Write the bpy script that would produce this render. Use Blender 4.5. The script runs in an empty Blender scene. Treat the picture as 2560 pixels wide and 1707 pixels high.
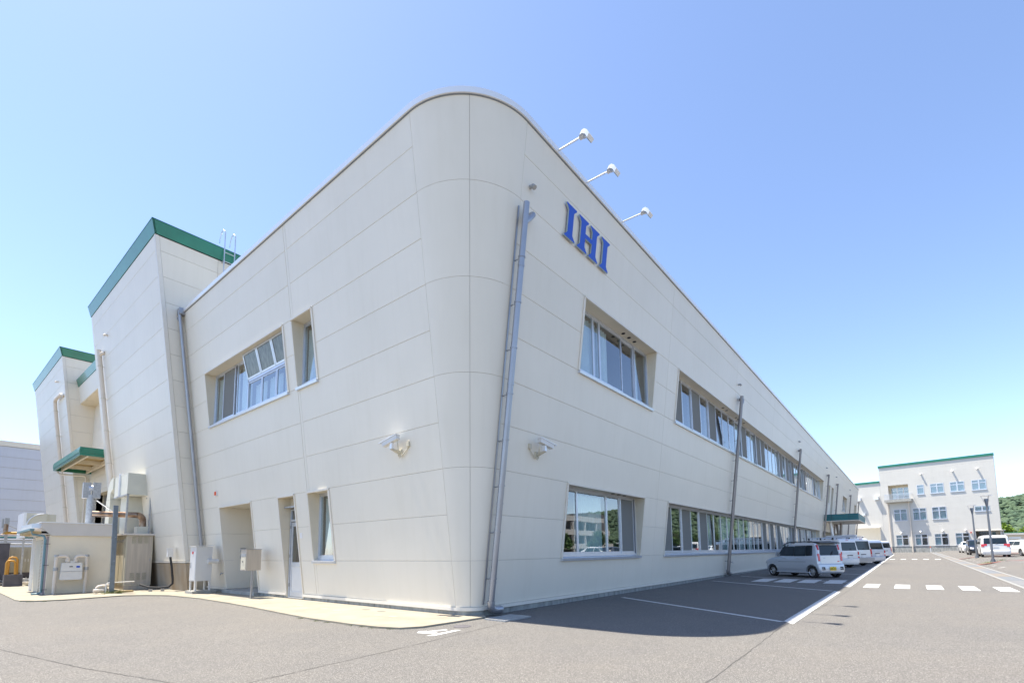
import bpy, bmesh, math, random
import numpy as np
from mathutils import Vector, Matrix
random.seed(7)
rad = math.radians
scene = bpy.context.scene
C = scene.collection
# ------------------------------------------------------------------ camera (level-ish shift lens)
cam_d = bpy.data.cameras.new('camera'); cam = bpy.data.objects.new('camera', cam_d); C.objects.link(cam)
yaw, pitch, roll = 0.6807, 0.1038, -0.0128
fw = Vector((math.cos(yaw)*math.cos(pitch), math.sin(yaw)*math.cos(pitch), math.sin(pitch)))
r0 = Vector((math.sin(yaw), -math.cos(yaw), 0)); u0 = r0.cross(fw)
r1 = r0*math.cos(roll)+u0*math.sin(roll); u1 = -r0*math.sin(roll)+u0*math.cos(roll)
cam.matrix_world = Matrix(((r1.x,u1.x,-fw.x,0),(r1.y,u1.y,-fw.y,0),(r1.z,u1.z,-fw.z,1.37),(0,0,0,1)))
cam_d.sensor_width = 36; cam_d.lens = 36*1219.78/2560; cam_d.shift_y = (1252.9-853.5)/2560
cam_d.clip_start = .1; cam_d.clip_end = 5000
scene.camera = cam
# ------------------------------------------------------------------ sky, sun, exposure
SUNV = Vector((-0.139, 0.361, 1.0)).normalized()
world = bpy.data.worlds.new('World'); scene.world = world; world.use_nodes = True
nt = world.node_tree; bg = nt.nodes['Background']
sky = nt.nodes.new('ShaderNodeTexSky'); sky.sky_type = 'NISHITA'; sky.sun_disc = False
sky.sun_elevation = math.asin(SUNV.z); sky.sun_rotation = math.atan2(SUNV.x, SUNV.y)
sky.altitude = 0; sky.air_density = 0.84; sky.dust_density = 0.32; sky.ozone_density = 4.0
tint = nt.nodes.new('ShaderNodeMix'); tint.data_type = 'RGBA'; tint.blend_type = 'MULTIPLY'; tint.inputs[0].default_value = 1; tint.inputs[7].default_value = (1.08, .985, .94, 1)
nt.links.new(sky.outputs[0], tint.inputs[6]); nt.links.new(tint.outputs[2], bg.inputs[0]); bg.inputs[1].default_value = 0.118
sun_d = bpy.data.lights.new('sun', 'SUN'); sun = bpy.data.objects.new('sun', sun_d); C.objects.link(sun)
sun_d.energy = 4.0; sun_d.angle = rad(.53); sun_d.color = (1, .93, .81)
sun.rotation_euler = (-SUNV).to_track_quat('-Z', 'Y').to_euler(); sun.location = (0, 0, 60)
scene.view_settings.view_transform = 'Standard'; scene.view_settings.look = 'None'
scene.view_settings.exposure = 1.51; scene.view_settings.gamma = 1; scene.view_settings.use_curve_mapping = False

# ------------------------------------------------------------------ materials
def mat(name, col, rough=.6, metal=0., n=0., ns=3., bump=0., bs=40., col2=None, stretch=(1,1,1), spec=.5, emit=None, coat=0.):
    m = bpy.data.materials.new(name); m.use_nodes = True; t = m.node_tree; b = t.nodes['Principled BSDF']
    b.inputs['Roughness'].default_value = rough; b.inputs['Metallic'].default_value = metal
    b.inputs['Specular IOR Level'].default_value = spec; b.inputs['Coat Weight'].default_value = coat
    b.inputs['Base Color'].default_value = (*col, 1)
    if emit: b.inputs['Emission Color'].default_value = (*emit, 1); b.inputs['Emission Strength'].default_value = 1
    co = t.nodes.new('ShaderNodeNewGeometry')
    mp = t.nodes.new('ShaderNodeMapping'); mp.inputs['Scale'].default_value = stretch
    t.links.new(co.outputs['Position'], mp.inputs['Vector'])
    if n > 0:
        no = t.nodes.new('ShaderNodeTexNoise'); no.inputs['Scale'].default_value = ns; no.inputs['Detail'].default_value = 6
        t.links.new(mp.outputs[0], no.inputs['Vector'])
        cr = t.nodes.new('ShaderNodeValToRGB'); cr.color_ramp.elements[0].position = .3; cr.color_ramp.elements[1].position = .72
        c2 = col2 or tuple(c*(1-n) for c in col)
        cr.color_ramp.elements[0].color = (*c2, 1); cr.color_ramp.elements[1].color = (*col, 1)
        t.links.new(no.outputs[0], cr.inputs[0]); t.links.new(cr.outputs[0], b.inputs['Base Color'])
    if bump > 0:
        nb = t.nodes.new('ShaderNodeTexNoise'); nb.inputs['Scale'].default_value = bs; nb.inputs['Detail'].default_value = 3
        t.links.new(co.outputs['Position'], nb.inputs['Vector'])
        bp = t.nodes.new('ShaderNodeBump'); bp.inputs['Strength'].default_value = bump; bp.inputs['Distance'].default_value = .02
        t.links.new(nb.outputs[0], bp.inputs['Height']); t.links.new(bp.outputs[0], b.inputs['Normal'])
    return m

def asphalt_mat():
    m = bpy.data.materials.new('asphalt'); m.use_nodes = True; t = m.node_tree; b = t.nodes['Principled BSDF']; N = t.nodes.new; Lk = t.links.new
    g = N('ShaderNodeNewGeometry')
    def noise(s, d=4, ro=.6):
        n = N('ShaderNodeTexNoise'); n.inputs['Scale'].default_value = s; n.inputs['Detail'].default_value = d; n.inputs['Roughness'].default_value = ro
        Lk(g.outputs['Position'], n.inputs['Vector']); return n
    def ramp(src, stops):
        r = N('ShaderNodeValToRGB'); e = r.color_ramp.elements
        e[0].position, e[0].color = stops[0][0], (*stops[0][1], 1); e[1].position, e[1].color = stops[-1][0], (*stops[-1][1], 1)
        for p, c in stops[1:-1]:
            q = e.new(p); q.color = (*c, 1)
        Lk(src, r.inputs[0]); return r
    def mix(kind, f, a, bb):
        x = N('ShaderNodeMix'); x.data_type = 'RGBA'; x.blend_type = kind; x.inputs[0].default_value = f
        Lk(a, x.inputs[6]); Lk(bb, x.inputs[7]); return x.outputs[2]
    mid = noise(2.2, 5, .65); big = noise(.22, 4, .55); patch = noise(.7, 3, .5)
    vc = N('ShaderNodeTexVoronoi'); vc.inputs['Scale'].default_value = 135; Lk(g.outputs['Position'], vc.inputs['Vector'])
    sp = N('ShaderNodeSeparateColor'); Lk(vc.outputs['Color'], sp.inputs[0])
    base = ramp(sp.outputs[0], [(.0, (.085,.081,.075)), (.25, (.125,.119,.110)), (.72, (.160,.153,.142)), (.92, (.215,.205,.19)), (1.0, (.40,.38,.35))])
    r2 = ramp(mid.outputs[0], [(.3, (.95,.95,.96)), (.7, (1.03,1.02,1.01))]); r3 = ramp(big.outputs[0], [(.32, (.94,.945,.955)), (.5, (1,1,1)), (.7, (1.03,1.015,1.0))])
    r4 = ramp(patch.outputs[0], [(.35, (.975,.975,.98)), (.65, (1.015,1.01,1.0))])
    c = mix('MULTIPLY', 1, base.outputs[0], r2.outputs[0]); c = mix('MULTIPLY', 1, c, r3.outputs[0]); c = mix('MULTIPLY', 1, c, r4.outputs[0])
    Lk(c, b.inputs['Base Color']); b.inputs['Roughness'].default_value = .88; b.inputs['Specular IOR Level'].default_value = .25
    v = N('ShaderNodeTexVoronoi'); v.inputs['Scale'].default_value = 120; Lk(g.outputs['Position'], v.inputs['Vector'])
    bp = N('ShaderNodeBump'); bp.inputs['Strength'].default_value = .55; bp.inputs['Distance'].default_value = .006
    Lk(v.outputs[0], bp.inputs['Height']); Lk(bp.outputs[0], b.inputs['Normal'])
    return m

def panel_mat(name, col, dirt=(.80,.78,.72)):
    m = bpy.data.materials.new(name); m.use_nodes = True; t = m.node_tree; b = t.nodes['Principled BSDF']; N = t.nodes.new; Lk = t.links.new
    g = N('ShaderNodeNewGeometry'); oi = N('ShaderNodeObjectInfo')
    mp = N('ShaderNodeMapping'); mp.inputs['Scale'].default_value = (3.2, 3.2, .16); Lk(g.outputs['Position'], mp.inputs['Vector'])
    st = N('ShaderNodeTexNoise'); st.inputs['Scale'].default_value = 1.6; st.inputs['Detail'].default_value = 5; Lk(mp.outputs[0], st.inputs['Vector'])
    cl = N('ShaderNodeTexNoise'); cl.inputs['Scale'].default_value = .55; cl.inputs['Detail'].default_value = 5; Lk(g.outputs['Position'], cl.inputs['Vector'])
    r1_ = N('ShaderNodeValToRGB'); r1_.color_ramp.elements[0].position = .30; r1_.color_ramp.elements[0].color = (*dirt, 1)
    r1_.color_ramp.elements[1].position = .52; r1_.color_ramp.elements[1].color = (1, 1, 1, 1); Lk(st.outputs[0], r1_.inputs[0])
    r2_ = N('ShaderNodeValToRGB'); r2_.color_ramp.elements[0].position = .3; r2_.color_ramp.elements[0].color = (.955,.955,.95,1)
    r2_.color_ramp.elements[1].position = .7; r2_.color_ramp.elements[1].color = (1, 1, 1, 1); Lk(cl.outputs[0], r2_.inputs[0])
    ma = N('ShaderNodeMix'); ma.data_type = 'RGBA'; ma.blend_type = 'MULTIPLY'; ma.inputs[0].default_value = .11
    ma.inputs[6].default_value = (*col, 1); Lk(r1_.outputs[0], ma.inputs[7])
    mb_ = N('ShaderNodeMix'); mb_.data_type = 'RGBA'; mb_.blend_type = 'MULTIPLY'; mb_.inputs[0].default_value = 1; Lk(ma.outputs[2], mb_.inputs[6]); Lk(r2_.outputs[0], mb_.inputs[7])
    mr = N('ShaderNodeMapRange'); mr.inputs[3].default_value = .985; mr.inputs[4].default_value = 1.01; Lk(oi.outputs['Random'], mr.inputs[0])
    mc = N('ShaderNodeVectorMath'); mc.operation = 'SCALE'; Lk(mb_.outputs[2], mc.inputs[0]); Lk(mr.outputs[0], mc.inputs[3])
    Lk(mc.outputs[0], b.inputs['Base Color']); b.inputs['Roughness'].default_value = .42; b.inputs['Specular IOR Level'].default_value = .4
    wv = N('ShaderNodeTexNoise'); wv.inputs['Scale'].default_value = 1.3; wv.inputs['Detail'].default_value = 2; Lk(g.outputs['Position'], wv.inputs['Vector'])
    fi = N('ShaderNodeTexNoise'); fi.inputs['Scale'].default_value = 160; fi.inputs['Detail'].default_value = 2; Lk(g.outputs['Position'], fi.inputs['Vector'])
    b1 = N('ShaderNodeBump'); b1.inputs['Strength'].default_value = .12; b1.inputs['Distance'].default_value = .03; Lk(wv.outputs[0], b1.inputs['Height'])
    b2 = N('ShaderNodeBump'); b2.inputs['Strength'].default_value = .15; b2.inputs['Distance'].default_value = .002; Lk(fi.outputs[0], b2.inputs['Height']); Lk(b1.outputs[0], b2.inputs['Normal'])
    Lk(b2.outputs[0], b.inputs['Normal'])
    return m

def glass_mat(name, tint=(.86,.91,.91), refl=.20):
    m = bpy.data.materials.new(name); m.use_nodes = True; t = m.node_tree; t.nodes.remove(t.nodes['Principled BSDF']); N = t.nodes.new; Lk = t.links.new
    out = t.nodes['Material Output']; tr = N('ShaderNodeBsdfTransparent'); tr.inputs[0].default_value = (*tint, 1)
    gl = N('ShaderNodeBsdfGlossy'); gl.inputs['Roughness'].default_value = .0; gl.inputs['Color'].default_value = (.96,.98,1,1)
    fr = N('ShaderNodeFresnel'); fr.inputs[0].default_value = 1.55
    ad = N('ShaderNodeMath'); ad.operation = 'MULTIPLY_ADD'; ad.inputs[1].default_value = 1-refl; ad.inputs[2].default_value = refl; ad.use_clamp = True
    Lk(fr.outputs[0], ad.inputs[0]); mx = N('ShaderNodeMixShader')
    # only the outer face of each pane reflects (the ray is not bent inside, so the inner face would go opaque)
    gb = N('ShaderNodeNewGeometry'); inv = N('ShaderNodeMath'); inv.operation = 'SUBTRACT'; inv.inputs[0].default_value = 1; Lk(gb.outputs['Backfacing'], inv.inputs[1])
    mu = N('ShaderNodeMath'); mu.operation = 'MULTIPLY'; Lk(ad.outputs[0], mu.inputs[0]); Lk(inv.outputs[0], mu.inputs[1]); Lk(mu.outputs[0], mx.inputs[0]); Lk(tr.outputs[0], mx.inputs[1]); Lk(gl.outputs[0], mx.inputs[2])
    # faint waviness of float glass
    g = N('ShaderNodeNewGeometry'); no = N('ShaderNodeTexNoise'); no.inputs['Scale'].default_value = .8; Lk(g.outputs['Position'], no.inputs['Vector'])
    bp = N('ShaderNodeBump'); bp.inputs['Strength'].default_value = .04; bp.inputs['Distance'].default_value = .05; Lk(no.outputs[0], bp.inputs['Height']); Lk(bp.outputs[0], gl.inputs['Normal'])
    Lk(mx.outputs[0], out.inputs[0]); return m

M = dict(
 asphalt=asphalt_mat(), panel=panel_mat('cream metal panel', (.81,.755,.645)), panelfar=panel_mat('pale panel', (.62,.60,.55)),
 core=mat('joint sealant', (.50,.47,.42), .9), liner=mat('reveal lining', (.74,.67,.53), .5, n=.08, ns=2), trim=mat('cream trim', (.78,.73,.64), .4, n=.06, ns=4),
 green=mat('green sheet', (.012,.20,.125), .35, n=.25, ns=1.5, coat=.3), teal=mat('teal sheet', (.02,.16,.18), .4, n=.2, ns=1.5),
 alu=mat('aluminium', (.66,.69,.74), .32, .55, n=.08, ns=5), galv=mat('galvanised', (.48,.49,.50), .45, .5, n=.3, ns=14, bump=.05),
 steel=mat('grey pipe', (.40,.41,.44), .33, .65, n=.12, ns=2.5), pipe_brown=mat('taupe pipe', (.30,.285,.285), .32, .5, n=.15, ns=2),
 pipe_cream=mat('cream pipe', (.74,.66,.56), .45, n=.08, ns=3), cap=mat('bright coping', (.80,.81,.83), .3, .3),
 conc=mat('concrete', (.44,.43,.39), .9, n=.35, ns=3.5, bump=.25, bs=60), stain=mat('stained concrete', (.46,.42,.35), .9, n=.5, ns=1.1, col2=(.30,.21,.12), stretch=(1,1,.35), bump=.2, bs=40), apron=mat('apron concrete', (.33,.295,.228), .9, n=.25, ns=1.6, bump=.2, bs=70),
 found=mat('foundation', (.40,.41,.39), .9, n=.5, ns=6, bump=.4, bs=30, stretch=(1,1,.4)),
 white=mat('white paint line', (.62,.62,.60), .75, n=.22, ns=9, bump=.15, bs=120), seam=mat('asphalt seam', (.095,.09,.084), .95, n=.3, ns=20),
 blue=mat('blue letter', (.008,.075,.50), .4), letterside=mat('letter side', (.40,.47,.46), .4, .3), black=mat('black', (.02,.02,.022), .5), dark=mat('dark rubber', (.03,.03,.032), .8),
 glass=glass_mat('window glass'), glass2=glass_mat('dark glass', (.25,.3,.3), .22), glassf=glass_mat('far glass', (.75,.82,.86), .15), carglass=glass_mat('car glass', (.16,.22,.21), .08),
 curtain=mat('curtain', (.74,.78,.78), .9, n=.12, ns=3), blind=mat('pale blind', (.66,.76,.73), .8), screen=mat('insect screen', (.20,.20,.185), .8, n=.15, ns=60),
 room=mat('room', (.16,.16,.155), .9), wired=mat('wired glass', (.16,.17,.15), .15, n=.7, ns=4, col2=(.05,.06,.05), stretch=(1,3,1)),
 cab=mat('cabinet cream', (.66,.61,.48), .5, n=.22, ns=3, stretch=(3,3,.5)), cabd=mat('cabinet taupe', (.56,.49,.40), .55, n=.2, ns=3, stretch=(4,4,.3)), ductm=mat('duct grey green', (.62,.61,.52), .5, n=.1, ns=2),
 shed=mat('shed wall', (.84,.75,.59), .7, n=.1, ns=1.5, bump=.05), fascia=mat('shed fascia', (.66,.62,.57), .6, n=.08, ns=2), rust=mat('heat stained steel', (.42,.33,.26), .3, .8, n=.55, ns=5, col2=(.20,.11,.06)),
 gasmeter=mat('meter white', (.72,.71,.68), .5, n=.06, ns=4), red=mat('red', (.55,.02,.015), .4), orange=mat('orange lamp', (.85,.12,.02), .3), yellowp=mat('yellow ochre', (.55,.27,.035), .5),
 lgreen=mat('lamp cream soffit', (.60,.44,.22), .8, n=.35, ns=3), blugrey=panel_mat('warehouse panel', (.58,.61,.68)), pvc=mat('slate pvc', (.16,.27,.30), .4),
 mauve=mat('mauve post', (.45,.38,.40), .6), darkbox=mat('dark tank', (.13,.12,.13), .7, n=.4, ns=3), carsilver=mat('car silver', (.56,.60,.66), .30, .35, coat=.8), carwhite=mat('car white', (.78,.78,.77), .3, coat=.8),
 carpearl=mat('car pearl hatch', (.74,.73,.70), .3, coat=.6), carblack=mat('car black', (.012,.013,.018), .2, coat=.9), cargrey=mat('car grey', (.12,.14,.17), .25, .5, coat=.8), tyre=mat('tyre', (.018,.018,.02), .8), rim=mat('rim', (.55,.56,.58), .3, .8),
 tail=mat('tail lamp', (.55,.008,.012), .15, coat=1), clear=mat('clear lamp', (.75,.74,.74), .12, coat=1), plate_y=mat('yellow plate', (.85,.60,.02), .4), plate_w=mat('white plate', (.75,.76,.76), .4),
 leafd=mat('hill foliage', (.085,.125,.06), .9, n=.75, ns=.11, col2=(.035,.07,.042)), leafb=mat('bright foliage', (.21,.32,.03), .8, n=.5, ns=1.2), leafm=mat('mid foliage', (.07,.14,.03), .8, n=.5, ns=1.5), bark=mat('bark', (.12,.09,.06), .9),
 hillm=mat('hill ground', (.035,.06,.025), .95, n=.5, ns=.02), field=mat('dry ground', (.24,.22,.18), .95, n=.3, ns=.4), pole=mat('dark pole', (.22,.24,.27), .4, .5),
 poststeel=mat('weathered steel', (.20,.24,.28), .5, .4, n=.25, ns=6), slabA=mat('blue grey slab', (.165,.176,.188), .85, n=.12, ns=4), slabB=mat('beige slab', (.215,.19,.16), .85, n=.12, ns=4), slabC=mat('grey slab', (.19,.19,.192), .85, n=.12, ns=4), kerb=mat('kerb', (.26,.26,.25), .85),
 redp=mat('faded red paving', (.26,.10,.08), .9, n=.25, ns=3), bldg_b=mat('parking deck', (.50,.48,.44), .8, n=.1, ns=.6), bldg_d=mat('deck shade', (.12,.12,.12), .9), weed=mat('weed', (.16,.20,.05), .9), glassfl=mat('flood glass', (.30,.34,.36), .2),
)

# ------------------------------------------------------------------ geometry helpers
class MB:
    def __init__(s): s.v = []; s.f = []
    def add(s, vs, fs):
        k = len(s.v); s.v += [tuple(v) for v in vs]; s.f += [tuple(i+k for i in f) for f in fs]; return s
    def hexa(s, p):  # 8 points: 4 bottom ring, 4 top ring
        return s.add(p, [(3,2,1,0),(4,5,6,7),(0,1,5,4),(1,2,6,5),(2,3,7,6),(3,0,4,7)])
    def box(s, a, b):
        (x0,y0,z0),(x1,y1,z1) = a, b
        return s.hexa([(x0,y0,z0),(x1,y0,z0),(x1,y1,z0),(x0,y1,z0),(x0,y0,z1),(x1,y0,z1),(x1,y1,z1),(x0,y1,z1)])
    def prism(s, poly, vec):  # poly list of 3D, extrude by vec
        n = len(poly); vec = Vector(vec); top = [tuple(Vector(p)+vec) for p in poly]
        return s.add(list(poly)+top, [tuple(range(n-1,-1,-1)), tuple(range(n,2*n))]+[(i,(i+1)%n,n+(i+1)%n,n+i) for i in range(n)])
    def tube(s, path, r, n=12, caps=True):
        path = [Vector(p) for p in path]; rs = r if isinstance(r, (list, tuple)) else [r]*len(path); k = len(s.v)
        prev = None
        for i, p in enumerate(path):
            d = (path[min(i+1,len(path)-1)]-path[max(i-1,0)]).normalized()
            if prev is None: a = d.orthogonal().normalized()
            else: a = (prev-d*prev.dot(d)).normalized()
            prev = a; b = d.cross(a)
            for j in range(n):
                t = 2*math.pi*j/n; s.v.append(tuple(p+(a*math.cos(t)+b*math.sin(t))*rs[i]))
        for i in range(len(path)-1):
            for j in range(n): s.f.append((k+i*n+j, k+i*n+(j+1)%n, k+(i+1)*n+(j+1)%n, k+(i+1)*n+j))
        if caps: s.f.append(tuple(k+j for j in range(n-1,-1,-1))); s.f.append(tuple(k+(len(path)-1)*n+j for j in range(n)))
        return s
    def mesh(s, name, m, smooth=False):
        me = bpy.data.meshes.new(name); me.from_pydata(s.v, [], s.f); me.materials.append(m); me.update()
        bm = bmesh.new(); bm.from_mesh(me); bmesh.ops.recalc_face_normals(bm, faces=bm.faces); bm.to_mesh(me); bm.free()
        if smooth:
            me.shade_smooth(); me.set_sharp_from_angle(angle=rad(35))
        return me
    def build(s, name, m, parent=None, smooth=False, **k):
        return link(name, s.mesh(name, m if not isinstance(m, str) else M[m], smooth), parent, **k)
def link(name, me, parent=None, loc=None, rz=None, **k):
    o = bpy.data.objects.new(name, me); C.objects.link(o)
    if parent: o.parent = parent
    if loc: o.location = loc
    if rz is not None: o.rotation_euler = (0, 0, rz)
    for a, b in k.items(): o[a] = b
    return o
def thing(name, label, cat, loc=(0,0,0), rz=0, group=None):
    o = bpy.data.objects.new(name, None); C.objects.link(o); o.location = loc; o.rotation_euler = (0,0,rz)
    o.empty_display_size = .2; o['label'] = label; o['category'] = cat
    if group: o['group'] = group
    return o
def tag(o, label, cat, group=None):
    o['label'] = label; o['category'] = cat
    if group: o['group'] = group
    return o
def copy_tree(o, parent=None):
    c = o.copy(); C.objects.link(c); c.parent = parent
    for ch in list(o.children): copy_tree(ch, c)
    return c
def text_mesh(s, size, m, extrude=.004, bold=False):
    cu = bpy.data.curves.new('t', 'FONT'); cu.body = s; cu.size = size; cu.extrude = extrude; cu.align_x = 'CENTER'; cu.align_y = 'CENTER'
    if bold: cu.offset = size*.012
    o = bpy.data.objects.new('t', cu); C.objects.link(o); dg = bpy.context.evaluated_depsgraph_get()
    me = bpy.data.meshes.new_from_object(o.evaluated_get(dg)); bpy.data.objects.remove(o); me.materials.clear(); me.materials.append(m); return me

class Face:   # a wall plane, optionally leaning outwards by k per metre
    def __init__(s, o, sd, out, k=0.): s.o = Vector((*o, 0)); s.s = Vector((*sd, 0)); s.n = Vector((*out, 0)); s.k = k
    def __call__(s, a, z, off=0.): return tuple(s.o+s.s*a+s.n*(s.k*z+off)+Vector((0,0,z)))
def slab(mb, F, s0, s1, z0, z1, o0, o1):
    return mb.hexa([F(s0,z0,o0),F(s1,z0,o0),F(s1,z1,o0),F(s0,z1,o0),F(s0,z0,o1),F(s1,z0,o1),F(s1,z1,o1),F(s0,z1,o1)])
def panel(F, s0, s1, z0, z1, parent, m, name='wall_panel', g=.0035, th=.02, c=.005):
    s0 += g; s1 -= g; z0 += g; z1 -= g; mb = MB()
    ring = lambda i, o: [F(s0+i,z0+i,o),F(s1-i,z0+i,o),F(s1-i,z1-i,o),F(s0+i,z1-i,o)]
    v = ring(0,-th)+ring(0,-c)+ring(c,0)
    mb.add(v, [(0,1,5,4),(1,2,6,5),(2,3,7,6),(3,0,4,7),(4,5,9,8),(5,6,10,9),(6,7,11,10),(7,4,8,11),(8,9,10,11)])
    return mb.build(name, m, parent)
def cut(s0, s1, z0, z1, ops):
    segs = [(s0, s1)]
    for a, b, c, d in ops:
        if c < z1-.01 and d > z0+.01:
            ns = []
            for p, q in segs:
                if b <= p or a >= q: ns.append((p, q))
                else:
                    if a-p > .02: ns.append((p, a))
                    if q-b > .02: ns.append((b, q))
            segs = ns
    return segs
def wall(F, svals, zvals, parent, m, ops=(), depth=.3, corename='wall_core', gap2=None):
    core = MB()
    for i in range(len(svals)-1):
        for j in range(len(zvals)-1):
            for a, b in cut(svals[i], svals[i+1], zvals[j], zvals[j+1], ops):
                panel(F, a, b, zvals[j], zvals[j+1], parent, m)
                slab(core, F, a, b, zvals[j], zvals[j+1], -depth, -.012)
            for oa, ob, oc, od in ops:
                a, b = max(oa, svals[i]), min(ob, svals[i+1])
                if b-a < .02 or oc >= zvals[j+1]-.01 or od <= zvals[j]+.01: continue
                for c, d in ((zvals[j], oc), (od, zvals[j+1])):
                    if d-c > .02 and c >= zvals[j]-.001 and d <= zvals[j+1]+.001:
                        panel(F, a, b, c, d, parent, m); slab(core, F, a, b, c, d, -depth, -.012)
    core.build(corename, 'core', parent)

# ------------------------------------------------------------------ ground
def sm(t): t = min(1, max(0, t)); return t*t*(3-2*t)
def gz(x, y):
    a = .0045*max(0, x-20); a = min(a, .42)
    b = .25*sm((-3.7-y)/1.4)*sm((x-26)/18) if y < -3.7 and x < 200 else 0
    return a+b
def drape(name, poly, dz, m, parent=None, step=1.5, edge=0, **k):
    bm = bmesh.new(); vs = [bm.verts.new((x, y, 0)) for x, y in poly]; bm.faces.new(vs)
    xs = [p[0] for p in poly]; ys = [p[1] for p in poly]
    for lo, hi, nrm in ((min(xs), max(xs), (1,0,0)), (min(ys), max(ys), (0,1,0))):
        n = int((hi-lo)/step)
        for i in range(1, n+1):
            co = (lo+(hi-lo)*i/(n+1),)*2
            bmesh.ops.bisect_plane(bm, geom=bm.verts[:]+bm.edges[:]+bm.faces[:], plane_co=(co[0],co[1],0), plane_no=nrm)
    if edge:
        r = bmesh.ops.extrude_face_region(bm, geom=bm.faces[:]); top = [e for e in r['geom'] if isinstance(e, bmesh.types.BMVert)]
        for v in bm.verts: v.co.z = gz(v.co.x, v.co.y)-.05
        for v in top: v.co.z = gz(v.co.x, v.co.y)+dz
    else:
        for v in bm.verts: v.co.z = gz(v.co.x, v.co.y)+dz
    bmesh.ops.recalc_face_normals(bm, faces=bm.faces)
    me = bpy.data.meshes.new(name); bm.to_mesh(me); bm.free(); me.materials.append(M[m] if isinstance(m, str) else m)
    return link(name, me, parent, **k)
def ground():
    xs = [-2500,-900,-300,-120,-60,-30,-15]+[i*1.5 for i in range(-6,14)]+[20+i*2 for i in range(1,75)]+[180,200,240,300,420,700,1200,2500]
    ys = [-2500,-1000,-400,-200,-120,-80,-60,-50,-40,-30,-24,-20,-16,-13,-11,-9,-8]+[-7+i*.35 for i in range(0,13)]+[-2,0,4,8,16,30,60,120,300,900,2500]
    ys = sorted(set(round(y, 3) for y in ys)); v = []; f = []
    for x in xs:
        for y in ys: v.append((x, y, gz(x, y)))
    n = len(ys)
    for i in range(len(xs)-1):
        for j in range(n-1): f.append((i*n+j, (i+1)*n+j, (i+1)*n+j+1, i*n+j+1))
    me = bpy.data.meshes.new('ground'); me.from_pydata(v, [], f); me.materials.append(M['asphalt'])
    me.shade_smooth(); return link('ground', me, None, kind='structure')
G = ground()
def mark(poly, name='crosswalk_stripe', m='white', dz=.004): return drape(name, poly, dz, m, G)
for i in range(5):
    y = 1.37-i*.852; mark([(20.95,y),(22.95,y),(22.95,y-.42),(20.95,y-.42)])
for i in range(5):
    y = 1.66-i*.86; mark([(61.2,y),(63.2,y),(63.2,y-.42),(61.2,y-.42)])
for y in (5.35,4.5,3.65,2.75):
    mark([(22.6,y-.62),(24.9,y-.62),(24.9,y),(22.6,y)])
def line(a, b, w, name='parking_line', m='white', dz=.004):
    a = Vector(a); b = Vector(b); d = (b-a).normalized(); n = Vector((-d.y, d.x))*w/2
    return mark([tuple(a+n), tuple(b+n), tuple(b-n), tuple(a-n)], name, m, dz)
line((13.45,6.72),(10.52,1.98),.12); line((22.4,6.85),(18.85,2.03),.12); line((26.6,6.75),(23.4,1.95),.12)
mark([(10.28,1.76),(10.60,1.97),(18.95,1.99),(18.6,1.80)], 'lane_line'); mark([(21.0,1.74),(21.2,1.96),(94,2.05),(94,1.87)], 'lane_line')
for i in range(1,9): line((26.6+i*6.6,6.75),(23.4+i*6.6,1.95),.12)
for k in range(9):
    line((40+k*3.0,-3.9-.0*k),(44.0+k*3.0,-9.6),.12, dz=.006)
# direction arrow fragment painted near the corner
mark([(5.63,6.27),(5.55,6.38),(6.28,6.44),(6.34,6.33)], 'arrow_marking'); mark([(5.80,6.68),(5.93,6.74),(6.22,6.62),(6.20,6.52)], 'arrow_marking'); mark([(5.72,6.55),(5.66,6.74),(5.80,6.86),(5.92,6.78),(5.84,6.62),(5.93,6.50),(5.80,6.45)], 'arrow_marking')
def seam(pts, w=.018):
    mb = MB(); rnd = random.Random(3); pp = []
    for (x0,y0),(x1,y1) in zip(pts[:-1], pts[1:]):
        n = max(2, int(math.hypot(x1-x0,y1-y0)/.12))
        for i in range(n): t = i/n; pp.append((x0+(x1-x0)*t+rnd.uniform(-.008,.008), y0+(y1-y0)*t+rnd.uniform(-.008,.008)))
    pp.append(pts[-1])
    L_, R_ = [], []
    for i, p in enumerate(pp):
        q = pp[min(i+1,len(pp)-1)]; o = pp[max(i-1,0)]; d = Vector((q[0]-o[0], q[1]-o[1])).normalized(); ww = w*rnd.uniform(.25,1)/2
        z = gz(*p)+.003; L_.append((p[0]-d.y*ww, p[1]+d.x*ww, z)); R_.append((p[0]+d.y*ww, p[1]-d.x*ww, z))
    n = len(pp); mb.add(L_+R_, [(i,i+1,n+i+1,n+i) for i in range(n-1)])
    return mb.build('asphalt_seam', 'seam', G)
seam([(.2,17),(.99,10.85),(1.47,8.2),(1.92,6.35),(2.3,4.9)], .022); seam([(7.6,6.3),(6.6,6.13),(4.62,5.87),(2.51,5.68),(1.2,5.5)], .02)
seam([(3.6,.8),(5.29,1.74),(7.05,1.78),(9.8,1.87),(14,1.7),(24,1.6)], .016)
# apron slab
AP = [(7.75,7.02),(6.1,7.1),(5.75,7.32),(5.6,7.75),(5.52,8.6),(5.5,10),(5.62,11.6),(5.78,13.3),(5.93,15.5),(6.02,17.9),(5.86,20.2),(5.45,21.1),(4.9,21.75),(3.25,21.45),(2.65,21.75),(2.38,22.3),(2.32,22.8),(2.42,28.5),(2.3,60),(8.5,60),(8.5,22),(8.9,20),(8.9,17),(8.2,7.6)]
drape('apron_slab', AP, .035, 'apron', G, 3, 1)
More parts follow.
